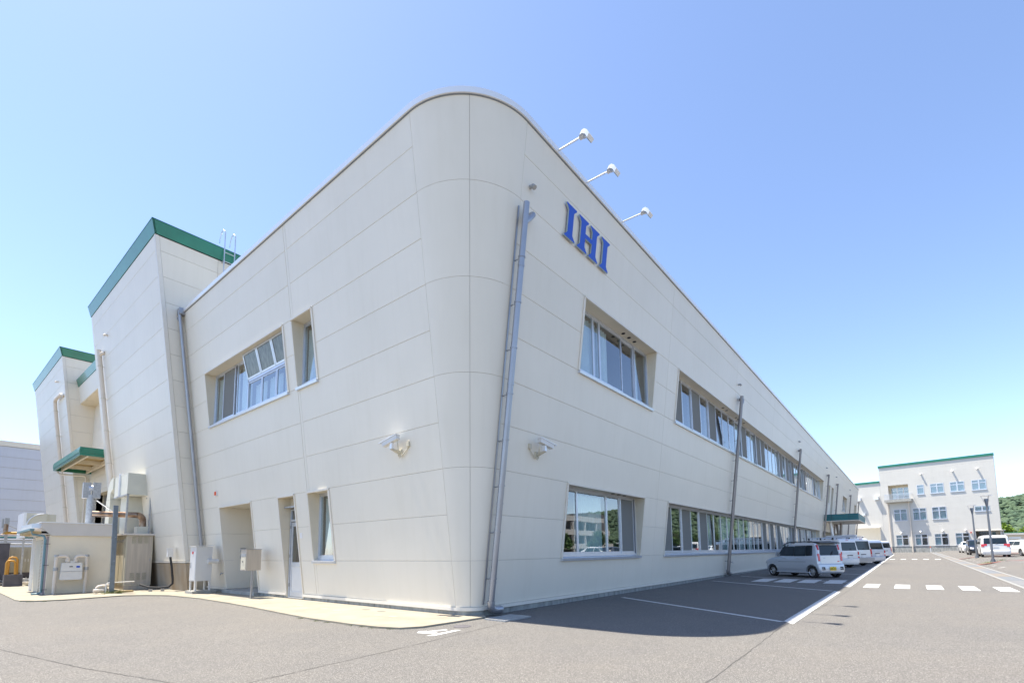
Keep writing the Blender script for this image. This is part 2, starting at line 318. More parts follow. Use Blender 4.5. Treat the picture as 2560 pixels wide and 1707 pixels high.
# rectangular drainage slots / cut marks in the apron
for i, (y, x, c) in enumerate([(16.23,6.70,0),(15.64,6.62,1),(15.04,6.69,1),(12.74,6.69,1),(11.44,6.65,1),(10.86,6.63,1),(10.35,7.11,0),(9.74,7.10,0),(9.21,6.64,1),(8.73,6.67,1),(7.84,7.28,1)]):
    a = MB(); r = random.Random(i); pts = [(x+.075*math.cos(t)*(1+.15*r.random()), y+.13*math.sin(t)*(1+.2*r.random()), .0365) for t in np.linspace(0, 2*math.pi, 11)[:-1]]
    a.add(pts, [tuple(range(10))]); a.build('slab_patch', mat('patch%d'%i, (.16,.155,.13) if not c else (.50,.34,.24), .9), G)
# paved strip on the right of the road
import itertools
cols = ['slabC','slabA','slabC','slabA','slabB','slabC','slabB','slabB','slabC']
x = 6.; i = 0
while x < 112:
    L_ = 2.95
    drape('paving_slab', [(x+.02,-2.83),(x+L_,-2.83),(x+L_,-3.33),(x+.02,-3.33)], .012, cols[(i*5+i//3) % 9], G, 2, 1); x += 3; i += 1
drape('kerb_strip', [(6,-2.70),(112,-2.70),(112,-2.81),(6,-2.81)], .016, 'kerb', G, 4, 1); drape('kerb_strip', [(6,-3.35),(112,-3.35),(112,-3.45),(6,-3.45)], .016, 'kerb', G, 4, 1)
drape('red_paving', [(45.6,-3.48),(46.6,-3.48),(50.2,-8.2),(49.2,-8.2)], .005, 'redp', G, 1.2)
drape('red_paving', [(62,-3.48),(63,-3.48),(66.6,-9),(65.6,-9)], .005, 'redp', G, 1.2)
mb = MB(); rr = random.Random(5)
mb.tube([(6.66,6.64,.001),(6.66,6.64,.006)], .17, 24); mb.build('manhole_cover', 'darkbox', G)
# drain grate
gr = thing('drain_grate', 'galvanised steel drain grating in the ground at the foot of the corner downpipe', 'drain grate', (7.55,6.32,0))
mb = MB(); mb.box((0,0,.002),(.85,.04,.03)).box((0,.52,.002),(.85,.56,.03)).box((0,.04,.002),(.04,.52,.03)).box((.81,.04,.002),(.85,.52,.03)); mb.build('frame', 'galv', gr)
m_ = MB().box((0,.04,.004),(.012,.52,.026)).mesh('bar', M['galv'])
for i in range(24): link('bar', m_, gr, (.06+i*.0315,0,0))
MB().box((.04,.04,.0035),(.81,.52,.006)).build('pit', 'black', gr)
# weeds along the slab edges
mb = MB(); rr = random.Random(1)
def tuft(x, y, n, h):
    for i in range(n):
        a = rr.uniform(0,6.28); d = rr.uniform(.2,.8)*h; px, py = x+rr.gauss(0,.04), y+rr.gauss(0,.04)
        mb.add([(px-.006,py,0.0),(px+.006,py+.004,0.0),(px+math.cos(a)*d,py+math.sin(a)*d,h*rr.uniform(.4,1))], [(0,1,2)])
for (x, y) in [(5.50,9.3),(5.48,9.7),(5.55,8.5),(5.56,8.2),(5.6,7.9),(5.7,7.5),(5.5,10.4),(2.6,21.8),(2.9,21.5),(2.45,22.2)]: tuft(x-.03, y, 22, .03)
for i in range(14): tuft(4.85+rr.uniform(-.25,.5), 23.3+rr.uniform(-.3,.3), 14, .22)
for x, y in ((48.1,-4.1),(48.2,-4.9),(47.9,-4.2)): 
    for i in range(6):
        k0 = len(mb.v); tuft(x+rr.gauss(0,.25), y+rr.gauss(0,.15), 14, .16)
        mb.v[k0:] = [(a, b, c+gz(a,b)) for a, b, c in mb.v[k0:]]
o = mb.build('weeds', 'weed', None); o['kind'] = 'stuff'; tag(o, 'small green weeds growing along the slab edges and pole feet', 'weeds')

# ------------------------------------------------------------------ office building
K = .1307; XL, YR = 7.633, 7.358; CX, CY = 8.045, 7.77
B = thing('office_building', 'long cream office building with outward leaning panel walls and rounded corner', 'building')
FL = Face((XL,0),(0,1),(-1,0),K); FR = Face((0,YR),(1,0),(0,-1),K)
Z = [.2]+[.2+i for i in range(1,11)]+[10.93]
LE, RE = 21.75, 98.97
opsL = [(14.04,20.08,6.2,8.2),(12.39,13.5,6.2,8.2),(12.38,13.5,1.2,3.2),(14.3,15.29,.05,3.2),(17.25,19.87,.05,3.2)]
opsR = [(11.,15.8,6.2,8.2),(17.9,57.9,6.2,8.2),(61.2,63.4,6.2,8.2),(64.6,66.4,4.2,8.2),(76.6,81.8,6.2,8.2),(93.5,96.8,6.2,8.2),(10.95,15.8,1.2,3.2),(17.9,57.9,1.2,3.2),(60.2,66.6,.05,3.2),(69.5,74.5,1.2,3.2)]
SL = [CY, 13.38, 13.54, LE]; SR = [CX,16.9,25.45,34,42.55,51.1,59.65,68.2,76.75,85.3,93.85,RE]
# the groove strip is a cover post between the two left joints: narrow panels, so leave joints out of it
wall(FL, [CY,13.40], Z, B, 'panel', opsL); wall(FL, [13.53,LE], Z, B, 'panel', opsL)
for z0, z1 in ((.2,1.2),(3.2,6.2),(8.2,10.93)):
    mb = MB(); slab(mb, FL, 13.408, 13.522, z0, z1, -.3, -.004); mb.build('joint_cover', 'panel', B)
wall(FR, SR, Z, B, 'panel', opsR)
# conical corner
def cone(z0, z1, a0, a1, n, off, th, name, m, g=.0):
    mb = MB(); a0 += g; a1 -= g; z0 += .0035; z1 -= .0035; out = []
    for z in (z0, z1):
        for o in (off, off-th):
            R_ = .4+K*z+o
            for i in range(n+1):
                t = a0+(a1-a0)*i/n; out.append((CX+(CX-XL)/.41*R_*0+math.cos(t)*(R_+.012), CY+math.sin(t)*(R_+.012), z))
    w = n+1; q = lambda zi, oi, i: (zi*2+oi)*w+i
    f = []
    for i in range(n):
        f += [(q(0,0,i),q(0,0,i+1),q(1,0,i+1),q(1,0,i)), (q(0,0,i),q(0,1,i),q(0,1,i+1),q(0,0,i+1)), (q(1,0,i),q(1,0,i+1),q(1,1,i+1),q(1,1,i)), (q(0,1,i),q(1,1,i),q(1,1,i+1),q(0,1,i+1))]
    for i in (0, n): f.append((q(0,0,i),q(1,0,i),q(1,1,i),q(0,1,i)))
    mb.add(out, f); return mb.build(name, m, B, True)
A0, A1, AM = math.pi, 1.5*math.pi, rad(225)
CZ = [.2,1.2,3.2,5.2,7.2,9.2,10.93]
for j in range(6):
    g_ = .0035/(.4+K*CZ[j])
    cone(CZ[j], CZ[j+1], A0, AM, 14, 0, .04, 'corner_panel', 'panel', g_); cone(CZ[j], CZ[j+1], AM, A1, 14, 0, .04, 'corner_panel', 'panel', g_)
cone(.1, 10.95, A0-.02, A1+.02, 28, -.014, .1, 'corner_core', 'core')
# base trim, foundation, coping swept round the corner
def outline(zr, off, near=True):
    R_ = .412+K*zr+off; pts = [(FL(LE-.02, zr, off)[0], LE-.02)]
    pts += [(CX+math.cos(t)*R_, CY+math.sin(t)*R_) for t in np.linspace(A0, A1, 29)]
    pts.append((RE, FR(RE, zr, off)[1])); return pts
def sweep(prof, name, m, parent=B, pieces=None, smooth=True):
    # prof: list of (z, off, zref)
    mb = MB(); rings = [[(x, y, z) for x, y in outline(zr, o)] for z, o, zr in prof]; n = len(rings[0]); k = len(prof)
    for r in rings: mb.v += r
    for j in range(k):
        a, b = j, (j+1) % k
        for i in range(n-1): mb.f.append((a*n+i, a*n+i+1, b*n+i+1, b*n+i))
    mb.f.append(tuple(j*n for j in range(k))); mb.f.append(tuple(j*n+n-1 for j in reversed(range(k))))
    return mb.build(name, m, parent, smooth)
sweep([(10.945,.055,10.93),(11.06,.075,10.93),(11.075,.02,10.93),(11.075,-.45,10.93),(10.945,-.45,10.93)], 'coping', 'cap')
sweep([(10.928,.010,10.93),(10.943,.024,10.93),(10.943,-.3,10.93),(10.928,-.3,10.93)], 'coping_flashing', 'pole')
# trims are broken by the two doors on the left wall
def leftstrip(y0, y1, z0, z1, o0, o1, name, m, zr=.2):
    mb = MB(); x = lambda o: XL-K*zr-o; mb.box((x(o1),y0,z0),(x(o0),y1,z1)); return mb.build(name, m, B)
def arcstrip(y0, z0, z1, o0, o1, name, m, zr=.2):
    mb = MB(); Ro, Ri = .412+K*zr+o1, .412+K*zr+o0; po, pi_ = [], []
    for R_, L_ in ((Ro, po), (Ri, pi_)):
        L_.append((CX-R_, y0)); L_ += [(CX+math.cos(t)*R_, CY+math.sin(t)*R_) for t in np.linspace(A0, A1, 21)]; L_.append((RE, CY-R_))
    n = len(po); mb.v = [(x,y,z1) for x,y in po]+[(x,y,z0) for x,y in po]+[(x,y,z0) for x,y in pi_]+[(x,y,z1) for x,y in pi_]
    for a, b in ((0,1),(1,2),(2,3),(3,0)):
        for i in range(n-1): mb.f.append((a*n+i,a*n+i+1,b*n+i+1,b*n+i))
    mb.f += [(0,n,2*n,3*n),(n-1,2*n-1,3*n-1,4*n-1)]
    return mb.build(name, m, B, True)
arcstrip(14.28, .125, .198, -.1, .045, 'base_trim', 'trim'); arcstrip(14.26, -.1, .124, -.25, .01, 'foundation', 'found')
for a, b in ((15.31,17.22),(19.9,21.74)):
    leftstrip(a, b, .125, .198, -.1, .045, 'base_trim', 'trim'); leftstrip(a+.02, b-.02, -.1, .124, -.25, .01, 'foundation', 'found')
for y in (8.3, 10.7, 12.9, 13.6, 16): MB().box((XL-K*.2-.0115,y,-.02),(XL-K*.2,y+.008,.122)).build('foundation_joint', 'seam', B)
# roof deck and hidden rear shell close the volume
MB().prism([(6.5,21.7,10.6),(6.5,8.2,10.6),(8.3,6.3,10.6),(98.9,6.3,10.6),(98.9,20,10.6),(20,20,10.6),(20,21.7,10.6)], (0,0,.05)).build('roof', 'conc', B)
MB().box((20,20,-.1),(98.9,20.2,10.8)).build('rear_wall', 'panel', B); MB().box((98.72,7.5,.0),(98.92,20,10.9)).build('end_wall', 'panel', B)
mb = MB(); mb.prism([(98.98,7.36,.0),(98.98,5.94,10.93),(98.98,20,10.93),(98.98,20,0)], (-.04,0,0)); mb.build('end_panel', 'panel', B)
MB().box((20.0,20.2,-.1),(20.2,21.7,10.8)).build('rear_wall', 'panel', B)

def unit(prefix, w, h, fr=.045, d=.05, bottom=.07):
    f = MB(); f.box((0,0,0),(fr,d,h)).box((w-fr,0,0),(w,d,h)).box((fr,0,0),(w-fr,d,bottom)).box((fr,0,h-fr),(w-fr,d,h))
    p = MB().box((fr,d*.4,bottom),(w-fr,d*.4+.008,h-fr)); return f.mesh(prefix+'_sash', M['alu']), p.mesh(prefix+'_pane', M['glass']), MB().box((fr*.6,d*.4,bottom*.6),(w-fr*.6,d*.4+.004,h-fr*.6)).mesh(prefix+'_screen', M['screen'])
_units = {}
def curtain(w, h, seed, m='curtain'):
    r = random.Random(seed); mb = MB(); n = max(8, int(w/.035)); ph = r.uniform(0,6)
    top = [(i*w/n, .03*math.sin(i*1.3+ph)+.015*math.sin(i*.47), h) for i in range(n+1)]
    bot = [(a+.02*math.sin(i), b*1.3, 0) for i, (a, b, c) in enumerate(top)]
    mb.add(top+bot, [(i,i+1,n+1+i+1,n+1+i) for i in range(n)]); return mb.mesh('curtain', M[m], True)
def window(F, ax, s0, s1, z0, z1, gl, sashes, parent=B, seed=0, soffit_vents=(), depth=3.2, roommat='room', sill=True, layout=None):
    """ax: 'R' (front towards -y) or 'L' (front towards -x). gl: coordinate of the glazing plane."""
    h = z1-z0
    # fixed outer frame
    def W(a, t, z):   # a along wall, t depth behind glazing plane
        return (a, gl+t, z) if ax == 'R' else (gl+t, a, z)
    def bx(mb, a0, a1, t0, t1, c0, c1):
        p, q = W(a0,t0,c0), W(a1,t1,c1); return mb.box(tuple(map(min,p,q)), tuple(map(max,p,q)))
    fr = MB(); bx(fr,s0+.03,s1-.03,-.02,.1,z0+.03,z0+.09); bx(fr,s0+.03,s1-.03,-.02,.1,z1-.08,z1-.03); bx(fr,s0+.03,s0+.08,-.02,.1,z0+.09,z1-.08); bx(fr,s1-.08,s1-.03,-.02,.1,z0+.09,z1-.08)
    wobj = fr.build('window', 'alu', parent)
    # reveal lining: soffit, jambs (wedges because the wall leans out), sill
    off = lambda z: (F.k*z)
    e = .028
    for a, b in ((s0+.004,s0+.03),(s1-.03,s1-.004)):
        mb = MB(); pts = [F(a,z0,e), F(a,z1-.03,e), W(a,.12,z1-.03), W(a,.12,z0)]
        mb.prism(pts, Vector(F(b,0))-Vector(F(a,0))); mb.build('reveal', 'liner', wobj)
    mb = MB(); p = [F(s0+.004,z1-.028,e+.008), F(s0+.004,z1-.002,e+.008), W(s0+.004,.12,z1-.002), W(s0+.004,.12,z1-.028)]
    mb.prism(p, Vector(F(s1-.004,0))-Vector(F(s0+.004,0))); mb.build('soffit', 'liner', wobj)
    mb = MB()
    slab(mb, F, s0-.03, s1+.03, z1-.055, z1+.002, .002, .05); mb.build('head_trim', 'trim', wobj)
    for a, b in ((s0-.045,s0+.003),(s1-.003,s1+.045)): mb = MB(); slab(mb, F, a, b, z0, z1-.056, .003, .03); mb.build('side_trim', 'trim', wobj)
    if sill:
        mb = MB(); p = [F(s0-.03,z0-.075,.07), F(s0-.03,z0-.005,.075), W(s0-.03,.0,z0+.028), W(s0-.03,.0,z0-.075)]
        mb.prism(p, Vector(F(s1+.03,0))-Vector(F(s0-.03,0))); mb.build('sill', 'alu', wobj)
    # sashes
    rz = 0 if ax == 'R' else -math.pi/2
    H = h-.17
    for i, (a, b, kind) in enumerate(sashes):
        w = b-a; key = (round(w,3), round(H,3))
        if key not in _units: _units[key] = unit('w', w, H)
        sa, pa, sc = _units[key]
        front = {'o': .0, 'i': .045, 's': -.03}[kind[0]]
        loc = W(a, front, z0+.09) if ax == 'R' else W(b, front, z0+.09)
        s_ = link('sash', sa, wobj, loc, rz)
        if kind[0] == 's': link('insect_screen', sc, wobj, loc, rz); link('pane', pa, wobj, W(a if ax == 'R' else b, .04, z0+.09), rz)
        else: link('pane', pa, wobj, loc, rz)
        if len(kind) > 1:
            c = curtain(w-.08 if kind[1] != 'h' else w*.45, H-.1, seed*50+i, 'blind' if kind[1] == 'b' else 'curtain')
            o = link('curtain', c, wobj, W(a+.04, .15, z0+.1) if ax == 'R' else W(b-.04, .15, z0+.1), rz)
    # dark room behind
    mb = MB(); d = depth; a0, a1, c0, c1 = s0-.2, s1+.2, z0-.9, z1+.25
    v = [W(a0,.13,c0),W(a1,.13,c0),W(a1,.13,c1),W(a0,.13,c1),W(a0,d,c0),W(a1,d,c0),W(a1,d,c1),W(a0,d,c1)]
    mb.add(v, [(0,1,5,4),(1,2,6,5),(2,3,7,6),(3,0,4,7),(4,5,6,7)]); mb.build('room', roommat, wobj)
    for (a, t) in soffit_vents:
        p = W(a, t, z1-.029); c = MB().tube([p, (p[0],p[1],p[2]-.012)], .06, 16); c.build('soffit_vent', 'dark', wobj)
    return wobj
yu, yl, xu, xl = YR-K*6.2+.11, YR-K*1.2+.11, XL-K*6.2+.11, XL-K*1.2+.11
window(FR, 'R', 11., 15.8, 6.2, 8.2, yu, [(11.05,12.05,'oc'),(12.05,12.42,'oc'),(12.42,13.85,'oh'),(13.85,14.78,'i'),(14.78,15.76,'oh')], seed=1, soffit_vents=[(13.7,-.16),(14.1,-.16),(14.5,-.16)])
window(FR, 'R', 10.95, 15.8, 1.2, 3.2, yl, [(11.0,11.98,'o'),(11.98,13.74,'ob'),(13.74,14.64,'o'),(14.64,15.6,'s')], seed=2, soffit_vents=[(13.9,-.16),(14.3,-.16),(14.7,-.16)])
rr = random.Random(11)
def longsash(pattern, x0=17.96, w=1.108):
    return [(x0+i*w, x0+(i+1)*w, k) for i, k in enumerate(pattern)]
upat = ['sc','oh','sc','oh','sc','oh','o','o','ic','sc','oh','ic','sc','sc','o','o','oh','ic','sc','oc','sc','ih','sc','o','oh','sc','ic','sc','oh','o','oc','oc','sc','oc','oc','ic']
lpat = ['s','o','s','oh','s','oc','o','oc','ob','o','oc','oh','ob','o','oh','s','o','s','oh','s','o','oh','oc','ic','sc','oc','oc','s','o','oc','sc','oc','oc','s','oc','oc']
window(FR, 'R', 17.9, 57.9, 6.2, 8.2, yu, longsash(upat), seed=3, soffit_vents=[(x,-.16) for x in (24.3,24.9,26.6,27.0,27.6,28.1,44.2,46.5)])
window(FR, 'R', 17.9, 57.9, 1.2, 3.2, yl, longsash(lpat), seed=4, soffit_vents=[(x,-.14) for x in (22.3,24.5,27,30,33)])
window(FR, 'R', 61.2, 63.4, 6.2, 8.2, yu, [(61.25,62.3,'oc'),(62.3,63.35,'oc')], seed=5)
window(FR, 'R', 64.6, 66.4, 4.2, 8.2, YR-K*4.2+.11, [(64.65,65.5,'o'),(65.5,66.35,'o')], seed=6)
window(FR, 'R', 76.6, 81.8, 6.2, 8.2, yu, [(76.65,77.9,'oc'),(77.9,79.2,'o'),(79.2,80.5,'oc'),(80.5,81.75,'o')], seed=7)
window(FR, 'R', 93.5, 96.8, 6.2, 8.2, yu, [(93.55,95.1,'oc'),(95.1,96.75,'o')], seed=8)
window(FR, 'R', 69.5, 74.5, 1.2, 3.2, yl, [(69.55,71.2,'oc'),(71.2,72.8,'o'),(72.8,74.45,'oc')], seed=9)
window(FR, 'R', 60.2, 66.6, .2, 3.2, YR+.2, [(60.25,61.8,'o'),(61.8,63.4,'o'),(63.4,65,'o'),(65,66.55,'o')], seed=10, sill=False)
window(FL, 'L', 12.39, 13.5, 6.2, 8.2, xu, [(12.44,13.45,'oh')], seed=12); window(FL, 'L', 12.38, 13.5, 1.2, 3.2, xl, [(12.43,13.45,'oh')], seed=13)
w = window(FL, 'L', 14.04, 20.08, 6.2, 8.2, xu, [(17.15,18.1,'oc'),(18.2,19.22,'sc'),(19.22,20.0,'oh')], seed=14)
# lower lights with transom and three tilted hopper lights above
mb = MB(); mb.box((xu-.02,14.09,7.25),(xu+.06,17.14,7.33)).box((xu-.02,17.1,6.29),(xu+.06,17.16,8.12)); mb.build('transom', 'alu', w)
sa = unit('lo', 1.0, .95); hp = unit('hop', 1.0, .86, .06, .045, .06)
for i in range(3):
    y1 = 15.1+i*1.02
    link('sash', sa[0], w, (xu,y1,6.29), -math.pi/2); link('pane', sa[1], w, (xu,y1,6.29), -math.pi/2)
    link('curtain', curtain(.94,.9,90+i), w, (xu+.24,y1-.03,6.29), -math.pi/2)
    for me in hp[:2]:
        o = link('hopper_sash' if me is hp[0] else 'hopper_pane', me, w); o.matrix_local = Matrix.Translation((xu-.03,y1,7.33)) @ Matrix.Rotation(-math.pi/2,4,'Z') @ Matrix.Rotation(rad(15),4,'X')
        if me is hp[1]: me.materials.clear(); me.materials.append(M['wired'])
# entrance recess
E_ = MB(); x0 = 7.62
ent = link('entrance', None, B)
FE = Face((0,19.87),(1,0),(0,-1)); FW = Face((0,17.25),(-1,0),(0,1))
jx = lambda z: XL-K*z
def recess(parent, y0, y1, z0, z1, xb, side='panel'):
    # far jamb (faces -y) as stacked panels, near jamb, soffit, back
    lv = [z0,1.2,2.2,z1]
    for i in range(3):
        for yy, dy in ((y1-.004,.05),(y0+.004,-.05)):
            a, b = lv[i]+.004, lv[i+1]-.004
            p = [(jx(a)-.02,yy,a),(jx(b)-.02,yy,b),(xb,yy,b),(xb,yy,a)]; MB().prism(p, (0,dy,0)).build('jamb_panel', side, parent)
    MB().prism([(jx(z1)-.03,y0,z1-.03),(jx(z1)-.03,y1,z1-.03),(xb,y1,z1-.03),(xb,y0,z1-.03)], (0,0,.028)).build('soffit', 'liner', parent)
    MB().box((xb,y0-.05,z0-.1),(xb+.1,y1+.05,z1)).build('back_wall', side, parent)
    mb = MB(); slab(mb, FL, y0-.03, y1+.03, z1-.055, z1+.002, .002, .055); mb.build('head_trim', 'trim', parent)
    for a, b in ((y0-.045,y0+.003),(y1-.003,y1+.045)): mb = MB(); slab(mb, FL, a, b, .2, z1-.056, .003, .03); mb.build('side_trim', 'trim', parent)
recess(ent, 17.25, 19.87, .15, 3.2, 9.1)
MB().box((7.42,17.22,-.05),(9.1,19.9,.148)).build('step', 'conc', ent)
MB().tube([(8.3,18.4,3.17),(8.3,18.4,3.15)], .09, 20).build('downlight', 'cap', ent)
dr = MB().box((9.02,17.9,.15),(9.09,19.2,2.35)).build('door', 'alu', ent); MB().box((9.0,18.1,1.0),(9.015,19.0,2.2)).build('pane', 'glass2', dr)
MB().box((8.0,19.80,1.52),(8.17,19.868,1.66)).build('intercom', 'galv', ent); MB().box((8.0,19.82,1.27),(8.1,19.868,1.41)).build('card_reader', 'galv', ent)
d2 = link('door_recess', None, B); recess(d2, 14.3, 15.29, .05, 3.2, 7.84, 'liner')
xd = 7.605
mb = MB()
mb.box((xd,14.33,.06),(xd+.08,14.38,2.82)).box((xd,15.21,.06),(xd+.08,15.26,2.82)).box((xd,14.38,2.78),(xd+.08,15.21,2.82)).box((xd,14.38,2.42),(xd+.08,15.21,2.49)).box((xd,14.38,.05),(xd+.08,15.21,.09))
side_door = mb.build('side_door', 'alu', d2)
mb = MB(); mb.box((xd+.02,14.40,.10),(xd+.06,14.49,2.40)).box((xd+.02,15.10,.10),(xd+.06,15.19,2.40)).box((xd+.02,14.49,1.02),(xd+.06,15.10,1.15)).box((xd+.02,14.49,2.27),(xd+.06,15.10,2.40)).box((xd+.02,14.49,.10),(xd+.06,15.10,.26)); mb.build('door_leaf', 'alu', side_door)
MB().box((xd+.035,14.49,.26),(xd+.045,15.10,1.02)).build('door_panel', 'gasmeter', side_door); MB().box((xd+.035,14.49,1.15),(xd+.045,15.10,2.27)).build('pane', 'glass2', side_door); MB().box((xd+.035,14.38,2.49),(xd+.045,15.21,2.78)).build('transom_pane', 'glass2', side_door)
MB().box((xd-.05,14.45,1.0),(xd+.02,14.48,1.2)).build('handle', 'steel', side_door)
for z in (.4,1.3,2.2): MB().box((xd-.015,15.19,z),(xd+.02,15.23,z+.1)).build('hinge', 'galv', side_door)
MB().box((xd-.22,14.36,2.84),(xd+.05,15.24,2.88)).build('drip_ledge', 'galv', d2); MB().box((xd,14.3,2.88),(xd+.1,15.29,3.17)).build('infill', 'liner', d2)

# downpipes on the long front, standing off the leaning wall
def downpipe(x, ztop, zbot, parent, face, m='pipe_brown', r=.08, off=.2, elbow=True, hood=False, brk=(8.2,7.2,6.2,5.2,4.2,3.2,2.2,1.2)):
    pt = lambda z, o=off: face(x, z, o)
    mb = MB(); mb.tube([pt(ztop), pt(zbot+.1)], r, 20)
    p = mb.build('downpipe', m, parent, True)
    for z in (7.6, 5.0, 2.4, .7):
        if zbot < z < ztop: MB().tube([pt(z), pt(z+.05)], r+.006, 20).build('pipe_collar', m, p, True)
    if elbow:
        a = Vector(pt(zbot+.12)); sd = face.s; e = MB().tube([a+Vector((0,0,.1)), a, a+sd*.04+Vector((0,0,-.06)), a+sd*.12+Vector((0,0,-.09)), a+sd*.33+Vector((0,0,-.10))], r+.02, 20, False); e.build('outlet_elbow', m, p, True)
    n = Vector(pt(ztop, 0)); c = Vector(pt(ztop-.15)); 
    c = Vector(pt(ztop-.42)); MB().tube([c, Vector(pt(ztop-.28, off))+face.s*.14, Vector(pt(ztop-.12, off*.85))+face.s*.28, Vector(pt(ztop-.06, off*.4))+face.s*.34, Vector(pt(ztop-.06, 0))+face.s*.35], r*1.0, 16).build('inlet', m, p, True)
    bb = MB()
    for z in brk:
        if zbot < z-.2 < ztop-.4: bb.tube([pt(z-.4, off-r), pt(z-.4, 0)], .012, 6); bb.tube([Vector(pt(z-.4,off)), Vector(pt(z-.37,off))], r+.012, 20)
    if bb.v: bb.build('pipe_bracket', m, p)
    return p
p0 = downpipe(8.03, 9.02, .1, B, FR, 'steel', .068)
mb = MB(); slab(mb, FR, 7.96, 8.0, .25, 9.0, .012, .03); mb.build('joint_cover', 'steel', B)
for x in (25.85, 42.95, 59.95): downpipe(x, 9.02, .12+gz(x,7), B, FR)
for x in (68.35, 84.6, 98.6): downpipe(x, 8.9, .12+gz(x,7), B, FR)
downpipe(21.58, 10.95, 1.55, B, FL, 'steel', .062, .16, False, brk=())
MB().box((FL(21.5,10.93,.1)[0]-.1,21.46,10.82),(FL(21.5,10.93,.1)[0]+.12,21.72,11.06)).build('rainwater_head', 'steel', B)
# small vent cowls and water taps on the wall
for x in (8.33,25.77,42.91,59.12,67.58,84.2):
    p = Vector(FR(x, 9.62)); MB().tube([p, p+Vector((0,-.09,-.01)), p+Vector((0,-.13,-.07))], [.045,.05,.055], 14).build('vent_cowl', 'galv', B, True)
for p, d in ((Vector(FL(20.12,.72)),Vector((-1,0,0))),(Vector(FR(26.91,.72)),Vector((0,-1,0)))):
    MB().tube([p, p+d*.09, p+d*.11+Vector((0,0,-.06))], .018, 8).tube([p+d*.08+Vector((0,0,.0)), p+d*.08+Vector((0,0,.05))], .01, 6).build('water_tap', 'galv', B, True)
MB().hexa([FL(14.04,1.87,.001),FL(14.17,1.87,.001),FL(14.17,2.03,.001),FL(14.04,2.03,.001),FL(14.04,1.87,.006),FL(14.17,1.87,.006),FL(14.17,2.03,.006),FL(14.04,2.03,.006)]).build('notice_sheet', 'cap', B)
# entrance canopy far along the front
cn = link('entrance_canopy', None, B)
MB().box((60.5,3.9,4.22),(60.6,6.95,4.88)).build('fascia', 'teal', cn); MB().box((60.5,3.8,4.22),(70,3.9,4.88)).build('fascia', 'teal', cn)
for y in (6.1,4.6): MB().box((60.494,y,4.22),(60.5,y+.02,4.88)).build('fascia_seam', 'black', cn)
MB().box((60.6,3.9,4.3),(70,7.0,4.84)).build('canopy_slab', 'trim', cn); MB().box((60.48,3.78,4.15),(70,6.9,4.219)).build('canopy_edge', 'trim', cn)
for x, y, dy, m in ((62,6.4,-.25,'cap'),(66,5.8,.35,'pipe_brown'),(69,6.5,-.3,'pipe_brown')):
    MB().tube([(x,y+dy,gz(x,5)),(x,y,4.16)], .14, 14).build('column', m, cn, True)

# ------------------------------------------------------------------ sign letters
def letter(kind):
    h = .83
    if kind == 'I':
        w = .475; a = .12; s = .09; e = .055
        half = [(0,0),(w,0),(w,.035),(w-e,s*.8),(w-a,s+.05),(w-a,h-s-.05),(w-e,h-s*.8),(w,h-.035),(w,h),(0,h),(0,h-.035),(e,h-s*.8),(a,h-s-.05),(a,s+.05),(e,s*.8),(0,.035)]
        return half, w
    w = 1.05
    L = [(0,0),(.475,0),(.475,.035),(.42,.075),(.355,.14),(.355,.37),(w-.355,.37)]
    L += [(w-.355,.14),(w-.42,.075),(w-.475,.035),(w-.475,0),(w,0),(w,.035),(w-.055,.075),(w-.12,.14),(w-.12,h-.14),(w-.055,h-.075),(w,h-.035),(w,h),(w-.475,h),(w-.475,h-.035),(w-.42,h-.075),(w-.355,h-.14),(w-.355,.49),(.355,.49),(.355,h-.14),(.42,h-.075),(.475,h-.035),(.475,h),(0,h),(0,h-.035),(.055,h-.075),(.12,h-.14),(.12,.14),(.055,.075),(0,.035)]
    return L, w
S = thing('building_sign', 'raised blue IHI letters with slab serifs high on the front wall', 'sign')
x = 9.70
for ch in 'IHI':
    poly, w = letter(ch); f0 = [FR(x+a, 9.195+b, .078) for a, b in poly]; f1 = [FR(x+a, 9.195+b, .035) for a, b in poly]
    n = len(poly); mb = MB(); mb.add(f0+f1, [tuple(range(n))]+[(i,(i+1)%n,n+(i+1)%n,n+i) for i in range(n)]+[tuple(range(2*n-1,n-1,-1))])
    me = mb.mesh('letter', M['blue']); me.materials.append(M['letterside'])
    nf = Vector((0,-1,-K)).normalized()
    for p in me.polygons:
        if abs(p.normal.dot(nf)) < .9 or (Vector(FR(0,0,0))-Vector(f1[0])).dot(nf) > 1e9: p.material_index = 1
    bpy_l = link('letter', me, S); x += w+(.125 if ch == 'I' else .12)
    mb = MB()
    for a, b in ((.25,.2),(.25,.62)) if ch == 'I' else ((.24,.2),(.24,.62),(.81,.2),(.81,.62)): mb.tube([FR(x-w-.12+a, 9.195+b, 0), FR(x-w-.12+a, 9.195+b, .036)], .012, 6)
    mb.build('fixing_stud', 'galv', bpy_l)
